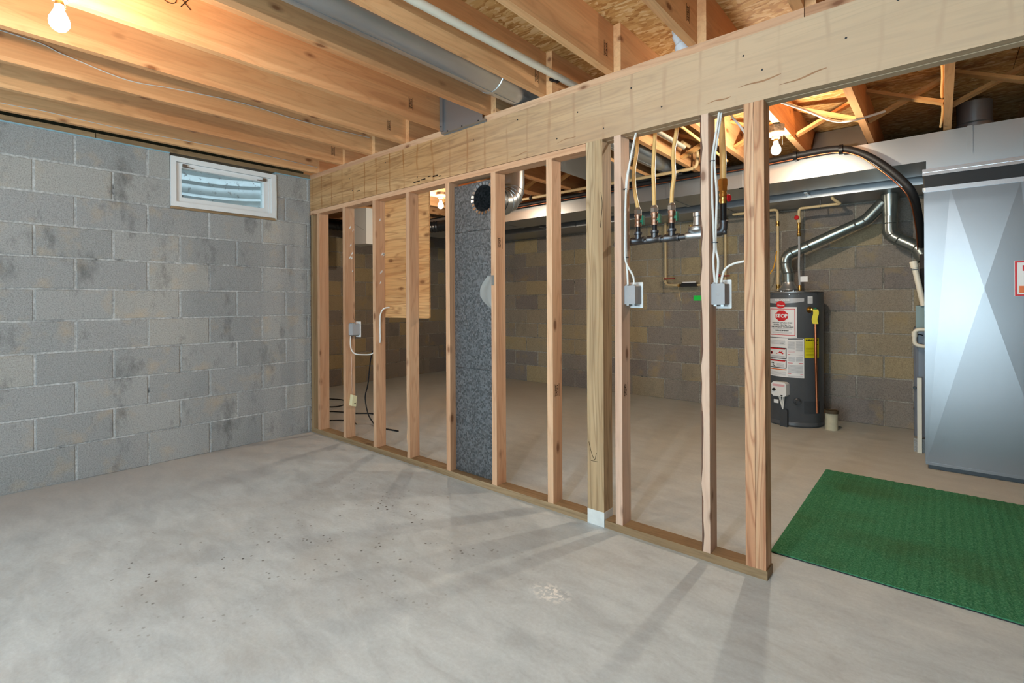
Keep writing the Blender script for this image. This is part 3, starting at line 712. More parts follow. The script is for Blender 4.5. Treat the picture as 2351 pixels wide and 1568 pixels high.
m.quad((X0, YF, 1.60), (X0, YB_, 1.60), (X0, YB_, Z1), (X0, YF, Z1)); m.quad((X1, YF, 1.60), (X1, YB_, 1.60), (X1, YB_, Z1), (X1, YF, Z1))
m.build('upper_panel', 'galvanized_dull', ws)
B('middle_panel', (X0, YF + 0.0012, 0.72), (X1, YB_, 1.598), 'galvanized_dull', ws); B('lower_panel', (X0, YF + 0.002, Z0), (X1, YB_, 0.718), 'galvanized_dull', ws)
MB().tube([(HC[0], YF - 0.002, HC[1]), (HC[0], 0.20, HC[1])], HR - 0.001, 32, False).build('collar', 'galvanized_dull', ws, True)
for q in range(22):
    a0 = 2 * math.pi * q / 22; a1 = a0 + 0.17; e = 0.001 + 0.006 * random.random()
    if HC[0] + (HR + 0.02) * math.cos(a0) > X1 - 0.004: continue
    P_ = lambda a, r, y: (HC[0] + r * math.cos(a), y, HC[1] + r * math.sin(a))
    MB().add([P_(a0, HR, YF - 0.002), P_(a1, HR, YF - 0.002), P_(a1, HR + 0.018, YF - 0.002 - e), P_(a0, HR + 0.018, YF - 0.002 - e), P_(a0, HR, YF - 0.0008), P_(a1, HR, YF - 0.0008), P_(a1, HR + 0.018, YF - 0.0008 - e), P_(a0, HR + 0.018, YF - 0.0008 - e)],
             [(0, 1, 2, 3), (4, 5, 6, 7), (0, 1, 5, 4), (1, 2, 6, 5), (2, 3, 7, 6), (3, 0, 4, 7)]).build('collar_tab', 'foil_tape', ws)
el = []
for q in range(6):                               # gored elbow turning up to the joists
    a = R(90 * q / 5); el.append((HC[0], 0.20 + 0.13 * math.sin(a), HC[1] + 0.13 * (1 - math.cos(a))))
elbow = MB().tube([(HC[0], 0.19, HC[1])] + el + [(HC[0], 0.33, 2.27)], HR + 0.001, 32, False).build('elbow', 'galvanized', ws, True)
for q in (1, 2, 3, 4):
    a = R(90 * (q - 0.0) / 5); d = (0, math.cos(a), math.sin(a))
    MB().lathe(el[q], d, [(-0.004, HR), (0, HR + 0.005), (0.004, HR)], 32, False).build('gore_bead', 'galvanized', elbow, True)
pf = MB(); fv = []
for j in range(9):
    for i in range(7):
        u_, v_ = i / 6, j / 8
        wd = 0.13 * math.sin(math.pi * min(1, v_ * 1.15 + 0.12)) * (1 - 0.25 * v_) + 0.008
        fv.append((2.139 - wd * (1 - u_), 0.030 + 0.010 * math.sin(5 * u_ + 3 * v_), 1.305 - 0.25 * v_ - 0.03 * (1 - u_) * math.sin(3 * v_)))
pf.add(fv, [(j * 7 + i, j * 7 + i + 1, j * 7 + i + 8, j * 7 + i + 7) for j in range(8) for i in range(6)])
tag(pf.build('plastic_scrap', 'polythene', None, True), 'torn clear plastic scrap on the speckled duct beside a stud', 'plastic sheet')

# plywood board
tag(MB().bevbox((0.945, 0.090, 1.030), (1.477, 0.103, 1.950), 0.012, 'y').build('plywood_board', 'plywood'), 'plywood backer board fixed behind the studs', 'board')

# ------------------------------------------------------------------ electrical things
cb = thing('control_box', (-1.1, 1.3, 1.85), 'pale grey control box with green display hung between studs', 'control box')
m = MB(); m.prism([(-1.275, 1.23), (-1.12, 1.16), (-0.93, 1.24), (-0.93, 1.40), (-1.275, 1.40)], 2, 1.855, 2.285); m.build('case', 'panel_white', cb)
def oncase(u, z, du, dz, mat, name, off=0.002):
    a = Vector((-1.275, 1.23, 0)); b = Vector((-1.12, 1.16, 0)); n = Vector((-(b - a).y, (b - a).x, 0)).normalized(); n = n if n.y < 0 else -n
    p = a + (b - a) * u; q = a + (b - a) * (u + du); vs = []
    for o_ in (-0.002, off):
        for (pt, zz) in ((p, z), (q, z), (q, z + dz), (p, z + dz)): vs.append((pt.x + n.x * o_, pt.y + n.y * o_, zz))
    MB().add(vs, [(0, 1, 2, 3), (4, 5, 6, 7), (0, 1, 5, 4), (1, 2, 6, 5), (2, 3, 7, 6), (3, 0, 4, 7)]).build(name, mat, cb)
oncase(0.42, 2.08, 0.34, 0.13, 'lcd_green', 'display'); oncase(0.40, 2.035, 0.16, 0.015, 'black_plastic', 'button'); oncase(0.45, 2.235, 0.08, 0.025, 'black_plastic', 'button')
MB().tube([(-1.10, 1.168, 2.11), (-0.96, 1.228, 2.02)], 0.002, 6).build('panel_groove', 'label_grey', cb)
tag(T('control_wire', spline([(-1.17, 1.165, 2.02), (-1.168, 1.15, 1.8), (-1.17, 1.15, 1.5), (-1.18, 1.15, 1.1), (-1.19, 1.14, 0.5), (-1.2, 1.1, 0.01)]), 0.003, 'thin_wire', None, 6), 'thin grey wire hanging below the pale control box', 'wire')

def outlet(x, z0, label, plate=0.105):
    t_ = thing('outlet_box', (x + 0.03, 0.06, z0), label, 'electrical box', 'outlet boxes on the studs')
    b_ = MB().bevbox((x, 0.028, z0 + 0.018), (x + 0.056, 0.098, z0 + 0.110), 0.004, 'y').build('box_body', 'grey_plastic', t_)
    MB().lathe((x + 0.028, 0.029, z0 + 0.064), (0, -1, 0), [(0, 0.009), (0.0012, 0.009), (0.0014, 0.006), (0.0008, 0.005)], 16).build('knockout', 'grey_plastic', b_)
    MB().box((x + 0.004, 0.035, z0 + 0.110), (x + 0.014, 0.06, z0 + 0.116)).box((x + 0.034, 0.035, z0 + 0.110), (x + 0.046, 0.06, z0 + 0.115)).build('cable_clamp', 'grey_plastic', b_)
    MB().box((x + 0.01, 0.03, z0 + 0.011), (x + 0.022, 0.09, z0 + 0.018)).box((x + 0.036, 0.04, z0 + 0.010), (x + 0.048, 0.09, z0 + 0.018)).build('nail_bracket', 'cast_zinc', b_)
    MB().bevbox((x - 0.006, 0.099, z0), (x + 0.064, 0.104, z0 + 0.128), 0.004, 'y').build('cover_plate', 'white_plastic', t_)
outlet(2.995, 1.112, 'grey outlet box on the stud just right of the weathered post')
outlet(3.407, 1.110, 'grey outlet box on the bark-edged stud with a curved white cable')
outlet(0.555, 0.862, 'grey outlet box low on the second stud left of the plywood board')

cabl = 'white cables stapled to studs'
def cable(name, pts, label, r=0.005, mat='white_cable', group=cabl):
    return tag(T(name, spline(pts), r, mat, None, 8), label, 'cable', group)
c1 = cable('electrical_cable', [(3.062, 0.03, 1.975), (3.052, 0.028, 1.937), (3.030, 0.026, 1.835), (3.012, 0.026, 1.731), (3.004, 0.026, 1.62), (3.002, 0.026, 1.50), (3.001, 0.026, 1.37), (3.010, 0.028, 1.325), (3.033, 0.045, 1.27), (3.037, 0.050, 1.222)], 'white cable curving into the top right of the outlet box beside the post')
cable('electrical_cable', [(3.055, 0.042, 1.975), (3.042, 0.040, 1.92), (3.020, 0.038, 1.82), (3.003, 0.038, 1.74), (3.001, 0.038, 1.62), (3.001, 0.038, 1.37), (3.003, 0.045, 1.28), (3.004, 0.048, 1.222)], 'white cable running straight down into the outlet box beside the post')
c2 = cable('electrical_cable', [(3.445, 0.03, 1.985), (3.441, 0.028, 1.943), (3.424, 0.026, 1.836), (3.415, 0.026, 1.761), (3.414, 0.026, 1.607), (3.421, 0.028, 1.395), (3.416, 0.030, 1.319), (3.418, 0.045, 1.22)], 'left white cable on the bark-edged stud above its outlet box')
cable('electrical_cable', [(3.452, 0.04, 1.985), (3.446, 0.038, 1.94), (3.432, 0.036, 1.84), (3.422, 0.036, 1.76), (3.430, 0.036, 1.6), (3.424, 0.036, 1.395), (3.434, 0.038, 1.32), (3.424, 0.048, 1.22)], 'right white cable on the bark-edged stud above its outlet box')
cable('electrical_cable', [(3.444, 0.050, 1.222), (3.448, 0.046, 1.25), (3.464, 0.040, 1.285), (3.500, 0.036, 1.305), (3.552, 0.034, 1.314)], 'white cable arching from the outlet box to the doubled end stud')
cable('electrical_cable', [(3.40, 0.22, 2.285), (3.43, 0.21, 2.06), (3.447, 0.2, 1.997), (3.483, 0.2, 1.941), (3.530, 0.15, 1.86), (3.560, 0.088, 1.80)], 'grey white cable drooping from the joists to the doubled end stud')
cable('electrical_cable', [(0.560, 0.045, 0.882), (0.566, 0.036, 0.83), (0.585, 0.03, 0.771), (0.641, 0.03, 0.732), (0.762, 0.03, 0.732), (0.86, 0.03, 0.742), (0.932, 0.03, 0.775)], 'white cable looping between two studs below the low outlet box')
cable('electrical_cable', [(1.025, 0.086, 1.108), (1.005, 0.05, 1.100), (0.982, 0.035, 1.06), (0.975, 0.034, 1.00), (0.975, 0.034, 0.927), (0.974, 0.036, 0.87), (0.966, 0.038, 0.838)], 'short bent white cable on the stud at the plywood corner', 0.0055)
cable('electrical_cable', [(2.905, 0.10, 1.968), (2.915, 0.10, 1.94), (2.93, 0.10, 1.90), (2.96, 0.10, 1.84)], 'short white cable dropping beside the post top', 0.004)
for (x, y, z) in ((3.002, 0.03, 1.70), (3.001, 0.032, 1.36), (3.415, 0.03, 1.76), (3.421, 0.032, 1.40)): B('staple', (x - 0.008, y - 0.009, z), (x + 0.010, y + 0.014, z + 0.003), 'dark_metal', c1 if x < 3.2 else c2)
pb = thing('phone_jack_box', (0.58, 0.05, 0.30), 'small cream junction box low on a stud', 'junction box')
MB().prism([(0.030, 0.300), (0.070, 0.290), (0.082, 0.375), (0.042, 0.390)], 0, 0.5535, 0.592).build('case', 'beige_plastic', pb)
B('latch_slot', (0.592, 0.052, 0.312), (0.5935, 0.066, 0.320), 'ink', pb)
tag(T('phone_wire', spline([(0.5545, 0.058, 0.388), (0.5545, 0.056, 0.6), (0.5545, 0.060, 0.86), (0.6125, 0.062, 0.98), (0.556, 0.070, 1.05), (0.5545, 0.074, 1.4), (0.5545, 0.078, 1.85)]), 0.0018, 'copper_dull', None, 6), 'thin brown wire rising from the small cream box', 'wire')
tag(T('black_cable', spline([(0.30, 0.52, 0.80), (0.205, 0.5, 0.654), (0.147, 0.5, 0.382), (0.10, 0.5, 0.242), (0.145, 0.5, 0.093), (0.227, 0.5, 0.02), (0.33, 0.46, 0.008), (0.6, 0.5, 0.006)]), 0.006, 'black_rubber', None, 8), 'black cable hanging to the floor behind the studs', 'cable')
lp = [(-1.45, 0.75, 0.006), (-1.204, 0.902, 0.007), (-1.035, 0.97, 0.007), (-0.85, 0.9, 0.007), (-0.75, 0.72, 0.007), (-0.95, 0.45, 0.008), (-0.75, 0.40, 0.010), (-0.562, 0.517, 0.012), (-0.436, 0.599, 0.010), (-0.308, 0.656, 0.007), (-0.165, 0.76, 0.007), (0.0, 0.74, 0.007), (0.12, 0.6, 0.007)]
tag(T('black_cable', spline(lp), 0.006, 'black_rubber', None, 8), 'black cable coiled on the floor behind the first two studs', 'cable')
tag(T('black_cable', spline([(-0.62, 0.10, 0.006), (-0.4, 0.22, 0.006), (-0.229, 0.318, 0.006), (-0.139, 0.40, 0.006), (-0.02, 0.44, 0.006), (0.1, 0.40, 0.006)]), 0.005, 'black_rubber', None, 8), 'shorter black cable on the floor close behind the sole plate', 'cable')

# black flexible duct in the alcove
fx = spline([(-1.92, 0.70, 2.20), (-1.80, 1.0, 2.19), (-1.68, 1.35, 2.16), (-1.45, 1.62, 2.12), (-1.1, 1.78, 2.11), (-0.85, 1.98, 2.11), (-0.6, 2.12, 2.12), (-0.25, 2.16, 2.14)], 14)
tag(MB().tube(fx, [0.066 + 0.008 * (q % 2) for q in range(len(fx))], 20).build('flexible_duct', 'flex_duct_black', None, True), 'ribbed black flexible duct snaking under the far joists', 'duct')

# ------------------------------------------------------------------ gas manifold and hoses
gm = thing('gas_manifold', (3.15, 0.125, 1.43), 'iron gas manifold with brass valves behind the studs', 'gas manifold')
GY, GZ = 0.130, 1.452
T('pipe_run', [(2.90, GY, 1.441), (3.25, GY, GZ), (3.44, GY, 1.458)], 0.0135, 'iron_pipe', gm, 14)
MB().lathe((2.893, GY, 1.441), (1, 0, 0), [(0, 0.016), (0.022, 0.019), (0.03, 0.019)], 14).build('end_cap', 'iron_pipe', gm, True)
for i, (x, zv, zt) in enumerate(((3.021, 1.458, 1.590), (3.107, 1.452, 1.602), (3.193, 1.452, 1.606))):
    te = MB().lathe((x - 0.036, GY, GZ), (1, 0, 0), [(0, 0.019), (0.010, 0.020), (0.014, 0.0175), (0.058, 0.0175), (0.062, 0.020), (0.072, 0.019)], 16).lathe((x, GY, GZ), (0, 0, 1), [(0.0, 0.016), (0.030, 0.016), (0.032, 0.021), (0.044, 0.021)], 16)
    te.build('tee_fitting', 'iron_pipe', gm, True)
    MB().cyl((x, GY, GZ + 0.040), (x, GY, GZ + 0.075), 0.0125, 12).build('nipple', 'black_plastic', gm, True)
    vb = MB().lathe((x, GY, GZ + 0.070), (0, 0, 1), [(0, 0.015), (0.006, 0.017), (0.012, 0.015), (0.026, 0.0155), (0.030, 0.017), (0.034, 0.0155), (0.048, 0.015), (0.056, 0.018), (0.064, 0.016)], 14).build('valve_body', 'copper_dull', gm, True)
    MB().box((x + 0.012, GY - 0.006, GZ + 0.092), (x + 0.026, GY + 0.006, GZ + 0.104)).box((x + 0.024, GY - 0.010, GZ + 0.080), (x + 0.030, GY + 0.012, GZ + 0.124)).build('valve_handle', 'green_handle', vb)
    MB().lathe((x, GY, GZ + 0.132), (0, 0, 1), [(0, 0.017), (0.004, 0.019), (0.024, 0.019), (0.030, 0.015), (0.036, 0.014)], 6).build('hose_nut', 'cast_zinc', gm)
rg = MB().lathe((3.262, GY, GZ + 0.002), (1, 0, 0), [(0, 0.018), (0.012, 0.021), (0.018, 0.019), (0.10, 0.020), (0.106, 0.018)], 16).build('regulator_body', 'cast_zinc', gm, True)
MB().lathe((3.316, GY, GZ + 0.012), (0, 0, 1), [(0, 0.030), (0.010, 0.044), (0.014, 0.044), (0.0145, 0.041), (0.020, 0.041), (0.0205, 0.044), (0.026, 0.043), (0.036, 0.020), (0.075, 0.018), (0.077, 0.021), (0.094, 0.021), (0.096, 0.018)], 20).build('regulator_dome', 'cast_zinc', rg, True)
MB().lathe((3.283, GY, GZ + 0.036), (0, 0, 1), [(0, 0.004), (0.012, 0.004), (0.013, 0.008), (0.016, 0.008)], 8).build('vent_stem', 'brass', rg)
MB().tube(rounded([(3.395, GY, 1.457), (3.428, GY, 1.457), (3.428, GY, 1.50)], 0.026), 0.0185, 14).lathe((3.428, GY, 1.497), (0, 0, 1), [(0, 0.020), (0.010, 0.021), (0.012, 0.0165)], 14).build('elbow', 'iron_pipe', gm, True)
MB().cyl((3.428, GY, 1.505), (3.428, GY, 1.585), 0.0145, 14).build('riser_pipe', 'black_plastic', gm, True)
v4 = MB().lathe((3.428, GY, 1.585), (0, 0, 1), [(0, 0.014), (0.012, 0.0165), (0.020, 0.015), (0.028, 0.0175), (0.034, 0.015), (0.044, 0.0175), (0.050, 0.015), (0.056, 0.015)], 14).build('brass_valve', 'brass', gm, True)
MB().lathe((3.444, GY + 0.018, 1.612), (0.6, -0.2, 0), [(0, 0.016), (0.004, 0.018), (0.008, 0.014)], 12).build('red_knob', 'red_handle', v4)
MB().lathe((3.428, GY, 1.641), (0, 0, 1), [(0, 0.018), (0.005, 0.020), (0.022, 0.020), (0.026, 0.022), (0.050, 0.022), (0.056, 0.019)], 6).build('large_hose_nut', 'brass', gm)
hg = 'yellow gas hoses rising from the manifold'
for (pts, r, lab) in (
    ([(3.021, GY, 1.618), (3.006, GY, 1.69), (2.996, GY + 0.01, 1.74), (2.990, GY + 0.02, 1.82), (2.985, 0.20, 1.95), (2.96, 0.28, 2.20), (2.94, 0.6, 2.262), (2.9, 2.0, 2.262)], 0.0095, 'leftmost yellow gas hose above the iron manifold'),
    ([(3.107, GY, 1.618), (3.104, GY, 1.72), (3.100, GY + 0.005, 1.80), (3.103, GY + 0.01, 1.90), (3.104, GY + 0.02, 1.99), (3.10, 0.18, 2.12), (3.08, 0.3, 2.258)], 0.0095, 'second yellow gas hose from the post, rising straight'),
    ([(3.193, GY, 1.618), (3.196, GY, 1.68), (3.205, GY, 1.75), (3.200, GY + 0.005, 1.86), (3.212, GY + 0.01, 1.95), (3.214, GY + 0.02, 2.0), (3.21, 0.18, 2.12), (3.2, 0.3, 2.258)], 0.0095, 'wavy yellow gas hose nearest the regulator'),
    ([(3.428, GY, 1.690), (3.428, GY, 1.80), (3.423, GY + 0.005, 1.90), (3.415, GY + 0.02, 1.99), (3.40, 0.2, 2.12), (3.335, 0.3, 2.258)], 0.0135, 'thickest yellow gas hose above the brass valve behind the bark-edged stud')):
    h_ = tag(T('gas_hose', spline(pts), r, 'gas_hose', None, 12), lab, 'hose', hg)

# ------------------------------------------------------------------ pipes and lines along the trunk
yp = thing('yellow_pipe', (1.6, 2.05, 2.26), 'tan plastic water pipe slung under the joists before the long duct', 'pipe')
T('pipe_run', rounded([(0.05, 2.08, 2.262), (1.5, 2.06, 2.262), (2.60, 2.05, 2.262), (2.645, 2.05, 2.275), (2.655, 2.05, 2.40), (2.65, 1.72, 2.40)], 0.03), 0.0145, 'cpvc', yp, 12)
for x in (0.9, 1.62, 2.5): MB().lathe((x, 2.056, 2.262), (1, 0, 0), [(0, 0.019), (0.022, 0.019)], 12).box((x, 2.05, 2.262), (x + 0.02, 2.062, 2.286)).build('pipe_hanger', 'black_plastic', yp)
ls = thing('line_set', (2.5, 2.2, 2.24), 'black insulated refrigerant line curving down over the long duct', 'hose')
lpt = [(0.05, 2.235, 2.238), (0.629, 2.235, 2.240), (1.5, 2.235, 2.246), (2.6, 2.235, 2.250), (2.98, 2.235, 2.252), (3.364, 2.225, 2.268), (3.592, 2.215, 2.262), (3.721, 2.21, 2.210), (3.844, 2.20, 2.108), (3.96, 2.195, 1.968), (4.02, 2.23, 1.86), (4.045, 2.45, 1.70), (4.05, 2.7, 1.55)]
T('insulated_line', spline(lpt), 0.024, 'black_rubber', ls, 14)
T('copper_line', spline([(p[0] - (0.02 if p[2] < 2.2 else 0), p[1] - (0.012 if p[0] > 3.3 else 0.024), p[2] - (0.030 if p[0] > 3 else 0.026)) for p in lpt]), 0.0045, 'copper', ls, 10)
for x, z in ((3.33, 2.262), (3.62, 2.250)): MB().tube([(x - 0.012, 2.212, z), (x + 0.012, 2.212, z)], 0.036, 12).build('tape_wrap', 'black_plastic', ls, True)
cs = T('ceiling_cable', spline([(3.30, 0.3, 2.28), (3.42, 0.75, 2.275), (3.56, 1.2, 2.278), (3.66, 1.55, 2.277), (3.76, 1.62, 2.276), (3.9, 1.75, 2.33)]), 0.008, 'white_cable', None, 8)
tag(cs, 'pale cable running diagonally across the back room joist bottoms', 'cable')
tag(T('drop_cable', spline([(4.15, 1.2, 2.52), (4.168, 1.4, 2.40), (4.166, 1.7, 2.36), (4.170, 1.95, 2.32), (4.160, 2.2, 2.285)]), 0.007, 'gas_hose', None, 8), 'yellow cable along the joist above the furnace', 'cable')

# ------------------------------------------------------------------ plumbing on the back wall
wm = thing('water_meter', (2.05, 3.46, 1.28), 'small black water meter between two tan pipes on the back wall', 'water meter')
WY = 3.46
T('left_riser', rounded([(1.80, WY, 2.06), (1.80, WY, 1.335), (1.94, WY, 1.325)], 0.035), 0.0125, 'cpvc', wm, 12)
MB().lathe((1.94, WY, 1.325), (1, 0, 0), [(0, 0.015), (0.02, 0.016), (0.022, 0.012), (0.04, 0.012)], 12).build('brass_union', 'brass', wm, True)
MB().box((1.99, WY - 0.03, 1.308), (2.155, WY + 0.03, 1.350)).lathe((1.965, WY, 1.325), (1, 0, 0), [(0, 0.012), (0.025, 0.018)], 12).build('meter_body', 'black_plastic', wm)
MB().bevbox((2.005, WY - 0.032, 1.350), (2.15, WY + 0.03, 1.362), 0.004, 'y').build('meter_cap', 'white_plastic', wm)
T('right_pipe', rounded([(2.155, WY, 1.325), (2.43, WY, 1.325), (2.45, WY, 1.36), (2.452, WY, 2.06)], 0.02), 0.0125, 'cpvc', wm, 12)
for (x, z, mt) in ((1.815, 1.395, 'rust_handle'), (2.40, 1.405, 'rust_handle')):
    MB().box((x, WY - 0.035, z), (x + 0.10, WY - 0.022, z + 0.014)).lathe((x - 0.012, WY - 0.02, z + 0.006), (0, -1, 0), [(0, 0.012), (0.018, 0.010)], 10).build('valve_lever', mt, wm)
MB().lathe((2.385, WY - 0.02, 1.418), (0, -1, 0), [(0, 0.016), (0.008, 0.018), (0.012, 0.014)], 10).build('red_knob', 'red_handle', wm)
T('ground_wire', spline([(1.78, WY - 0.02, 1.42), (1.80, WY - 0.03, 1.36), (1.86, WY - 0.03, 1.335), (1.96, WY - 0.02, 1.34)]), 0.004, 'cpvc', wm, 6)
T('loose_wire', spline([(1.955, WY - 0.02, 1.31), (1.965, WY - 0.02, 1.22), (1.985, WY - 0.02, 1.15)]), 0.003, 'cpvc', wm, 6)
tag(B('green_sticker', (2.085, 3.5455, 1.150), (2.172, 3.5488, 1.208), 'tag_green'), 'bright green sticker on the back block wall below the water meter', 'sticker')

hp = thing('hot_water_pipe', (3.0, 3.2, 1.25), 'straight tan plastic pipe rising from the water heater left side', 'pipe')
T('pipe_run', rounded([(2.6, 3.2, 2.02), (2.99, 3.2, 2.02), (3.0, 3.2, 1.99), (3.0, 3.2, 1.24)], 0.02), 0.0125, 'cpvc', hp, 12)
for z in (1.255, 1.86): MB().lathe((3.0, 3.2, z), (0, 0, 1), [(0, 0.016), (0.014, 0.017), (0.018, 0.013), (0.030, 0.017), (0.046, 0.016)], 12).build('brass_collar', 'brass', hp, True)
T('orange_lead', spline([(2.995, 3.18, 1.62), (2.975, 3.17, 1.48), (2.95, 3.165, 1.42), (2.92, 3.16, 1.38)]), 0.005, 'orange_wire', hp, 6)
cp = thing('cold_water_pipe', (3.2, 3.11, 1.25), 'tan plastic pipe with a red valve above the water heater', 'pipe')
T('pipe_run', rounded([(3.455, 3.05, 2.054), (3.455, 3.05, 2.04), (3.505, 3.11, 1.995), (3.205, 3.11, 1.992), (3.192, 3.11, 1.975), (3.192, 3.11, 1.90)], 0.012), 0.0125, 'cpvc', cp, 12)
MB().lathe((3.192, 3.11, 1.862), (0, 0, 1), [(0, 0.015), (0.012, 0.018), (0.05, 0.017)], 12).build('valve_body', 'cpvc', cp, True)
rk = MB().lathe((3.186, 3.085, 1.905), (-0.3, -1, 0), [(0, 0.008), (0.012, 0.008), (0.013, 0.020), (0.020, 0.021), (0.024, 0.016)], 9).build('red_handle', 'red_handle', cp)
MB().lathe((3.192, 3.11, 1.735), (0, 0, 1), [(0, 0.012), (0.01, 0.017), (0.03, 0.017), (0.034, 0.012), (0.06, 0.011), (0.075, 0.014), (0.10, 0.012), (0.125, 0.015), (0.128, 0.011)], 10).build('brass_union', 'brass', cp, True)
T('braided_hose', spline([(3.192, 3.11, 1.74), (3.193, 3.11, 1.6), (3.19, 3.11, 1.45), (3.196, 3.11, 1.28)]), 0.0095, 'steel_braid', cp, 10)
MB().lathe((3.196, 3.11, 1.235), (0, 0, 1), [(0, 0.012), (0.01, 0.015), (0.04, 0.014), (0.05, 0.010)], 10).build('brass_nut', 'brass', cp, True)
MB().box((3.205, 3.085, 1.315), (3.262, 3.09, 1.365)).build('paper_tag', 'label_white', cp)
B('pipe_strap', (3.355, 3.10, 1.98), (3.363, 3.12, 2.054), 'black_plastic', cp)

# ------------------------------------------------------------------ water heater
HX, HY, HRD, HA = 3.13, 3.19, 0.236, R(-79.4)
wh = thing('water_heater', (HX, HY, 0), 'dark grey cylindrical water heater covered in warning labels', 'water heater')
MB().lathe((HX, HY, 0), (0, 0, 1), [(0.0, HRD - 0.012), (0.012, HRD - 0.004), (0.014, HRD), (0.042, HRD), (0.046, HRD - 0.003), (0.05, HRD), (1.195, HRD), (1.207, HRD + 0.002), (1.209, HRD + 0.004), (1.217, HRD + 0.004), (1.220, HRD - 0.004), (1.224, 0.05)], 64).build('tank_jacket', 'tank_grey', wh, True)
def cyl_pt(a, z, off=0.0015):
    an = HA + a; r = HRD + off; return (HX + r * math.cos(an), HY + r * math.sin(an), z)
def patch(name, a0, a1, z0, z1, mat, parent, off=0.0015, n=10):
    a0, a1 = R(a0), R(a1); vs = []
    for i in range(n + 1):
        a = a0 + (a1 - a0) * i / n
        vs += [cyl_pt(a, z0, off), cyl_pt(a, z1, off)]
    return MB().add(vs, [(2 * i, 2 * i + 2, 2 * i + 3, 2 * i + 1) for i in range(n)])
def pbuild(m, name, mat, parent): return m.build(name, mat, parent, True)
def text_mesh(body, size, bold=0.0, align='CENTER'):
    cu = bpy.data.curves.new('txt', 'FONT'); cu.body = body; cu.size = size; cu.align_x = align; cu.offset = bold; cu.resolution_u = 2
    ob = bpy.data.objects.new('txt', cu); me = bpy.data.meshes.new_from_object(ob)
    vs = [tuple(v.co) for v in me.vertices]; fs = [tuple(p.vertices) for p in me.polygons]
    bpy.data.objects.remove(ob); bpy.data.curves.remove(cu); bpy.data.meshes.remove(me)
    return vs, fs
def ctext(body, size, a, z, mat, name, parent, off=0.003, bold=0.0, xs=1.0):
    vs, fs = text_mesh(body, size, bold)
    return MB().add([cyl_pt(R(a) + v[0] * xs / HRD, z + v[1], off) for v in vs], fs).build(name, mat, parent)
# stop label
A0, A1 = -53, 6
s1 = pbuild(patch('', A0, A1, 0.808, 1.086, 0, 0), 'stop_label', 'label_white', wh)
fr = MB()
for (a, b, c_, d) in ((A0 + 3, A1 - 3, 1.066, 1.071), (A0 + 3, A1 - 3, 0.829, 0.834), (A0 + 3, A0 + 4.2, 0.829, 1.071), (A1 - 4.2, A1 - 3, 0.829, 1.071)):
    q = patch('', a, b, c_, d, 0, 0, 0.0022); fr.add(q.v, q.f)
pbuild(fr, 'red_border', 'label_red', s1)
ac, zc = -23.5, 1.006
octv = [cyl_pt(R(ac) + 0.058 * math.cos(R(22.5 + 45 * q)) / HRD, zc + 0.052 * math.sin(R(22.5 + 45 * q)), 0.0026) for q in range(8)]
MB().add(octv + [cyl_pt(R(ac), zc, 0.0030)], [(q, (q + 1) % 8, 8) for q in range(8)]).build('stop_octagon', 'label_red', s1)
ctext('STOP', 0.046, ac, zc - 0.016, 'label_white', 'stop_lettering', s1, 0.0042, 0.0012, 0.92)
for i, (tx, sz, zz) in enumerate((('DO NOT RETURN THIS', 0.0165, 0.936), ('WATER HEATER TO', 0.0165, 0.917), ('THE PLACE OF PURCHASE', 0.0165, 0.898), ('1-800-278-8060', 0.018, 0.866))):
    ctext(tx, sz, ac, zz, 'label_black', 'label_lettering', s1, 0.003, 0.0005)
gl_ = MB()
for z in (0.888, 0.884, 0.856, 0.851, 0.846):
    q = patch('', ac - 21, ac + 20, z, z + 0.0016, 0, 0, 0.0022); gl_.add(q.v, q.f)
pbuild(gl_, 'small_print', 'label_grey', s1)
# warning sheet
s2 = pbuild(patch('', -58, 19.5, 0.448, 0.802, 0, 0), 'warning_label', 'label_white', wh)
def lines(a, b, zs, mat, nm, h=0.0022, off=0.0022):
    m_ = MB()
    for z in zs:
        q = patch('', a, b, z, z + h, 0, 0, off); m_.add(q.v, q.f)
    return pbuild(m_, nm, mat, s2)
fz = lambda z0, z1, st: [z0 + i * st for i in range(int((z1 - z0) / st))]
lines(-11, 17.5, [0.793], 'label_black', 'heading_bar', 0.006)
lines(-11, 2, fz(0.704, 0.778, 0.0055), 'label_grey', 'small_print'); lines(4, 17, fz(0.690, 0.778, 0.0055), 'label_grey', 'small_print')
lines(-11, 2, fz(0.672, 0.698, 0.006), 'label_pink', 'pink_print')
lines(-11, 17.5, [0.655], 'label_grey', 'rule'); lines(-11, -7, [0.655], 'label_red', 'red_rule', 0.004, 0.0028); lines(14.5, 17.5, [0.655], 'label_red', 'red_rule', 0.004, 0.0028)
lines(-10, 2, fz(0.596, 0.645, 0.0055), 'label_grey', 'small_print'); lines(4, 17, fz(0.596, 0.640, 0.0055), 'label_grey', 'small_print')
lines(-11, -2, [0.577], 'label_red', 'red_rule', 0.0045); lines(10, 17.5, [0.577], 'label_red', 'red_rule', 0.0045)
lines(-11, 17, fz(0.490, 0.570, 0.0058), 'label_grey', 'small_print'); lines(-11, -5, [0.481], 'label_red', 'red_rule', 0.0045); lines(12, 17.5, [0.476], 'label_red', 'red_rule', 0.0045)
lines(-11, 17, fz(0.456, 0.472, 0.006), 'label_grey', 'small_print')
lines(-52, -16, fz(0.745, 0.790, 0.008), 'label_grey', 'small_print'); lines(-27, -19, [0.752], 'label_black', 'model_print', 0.006, 0.003)
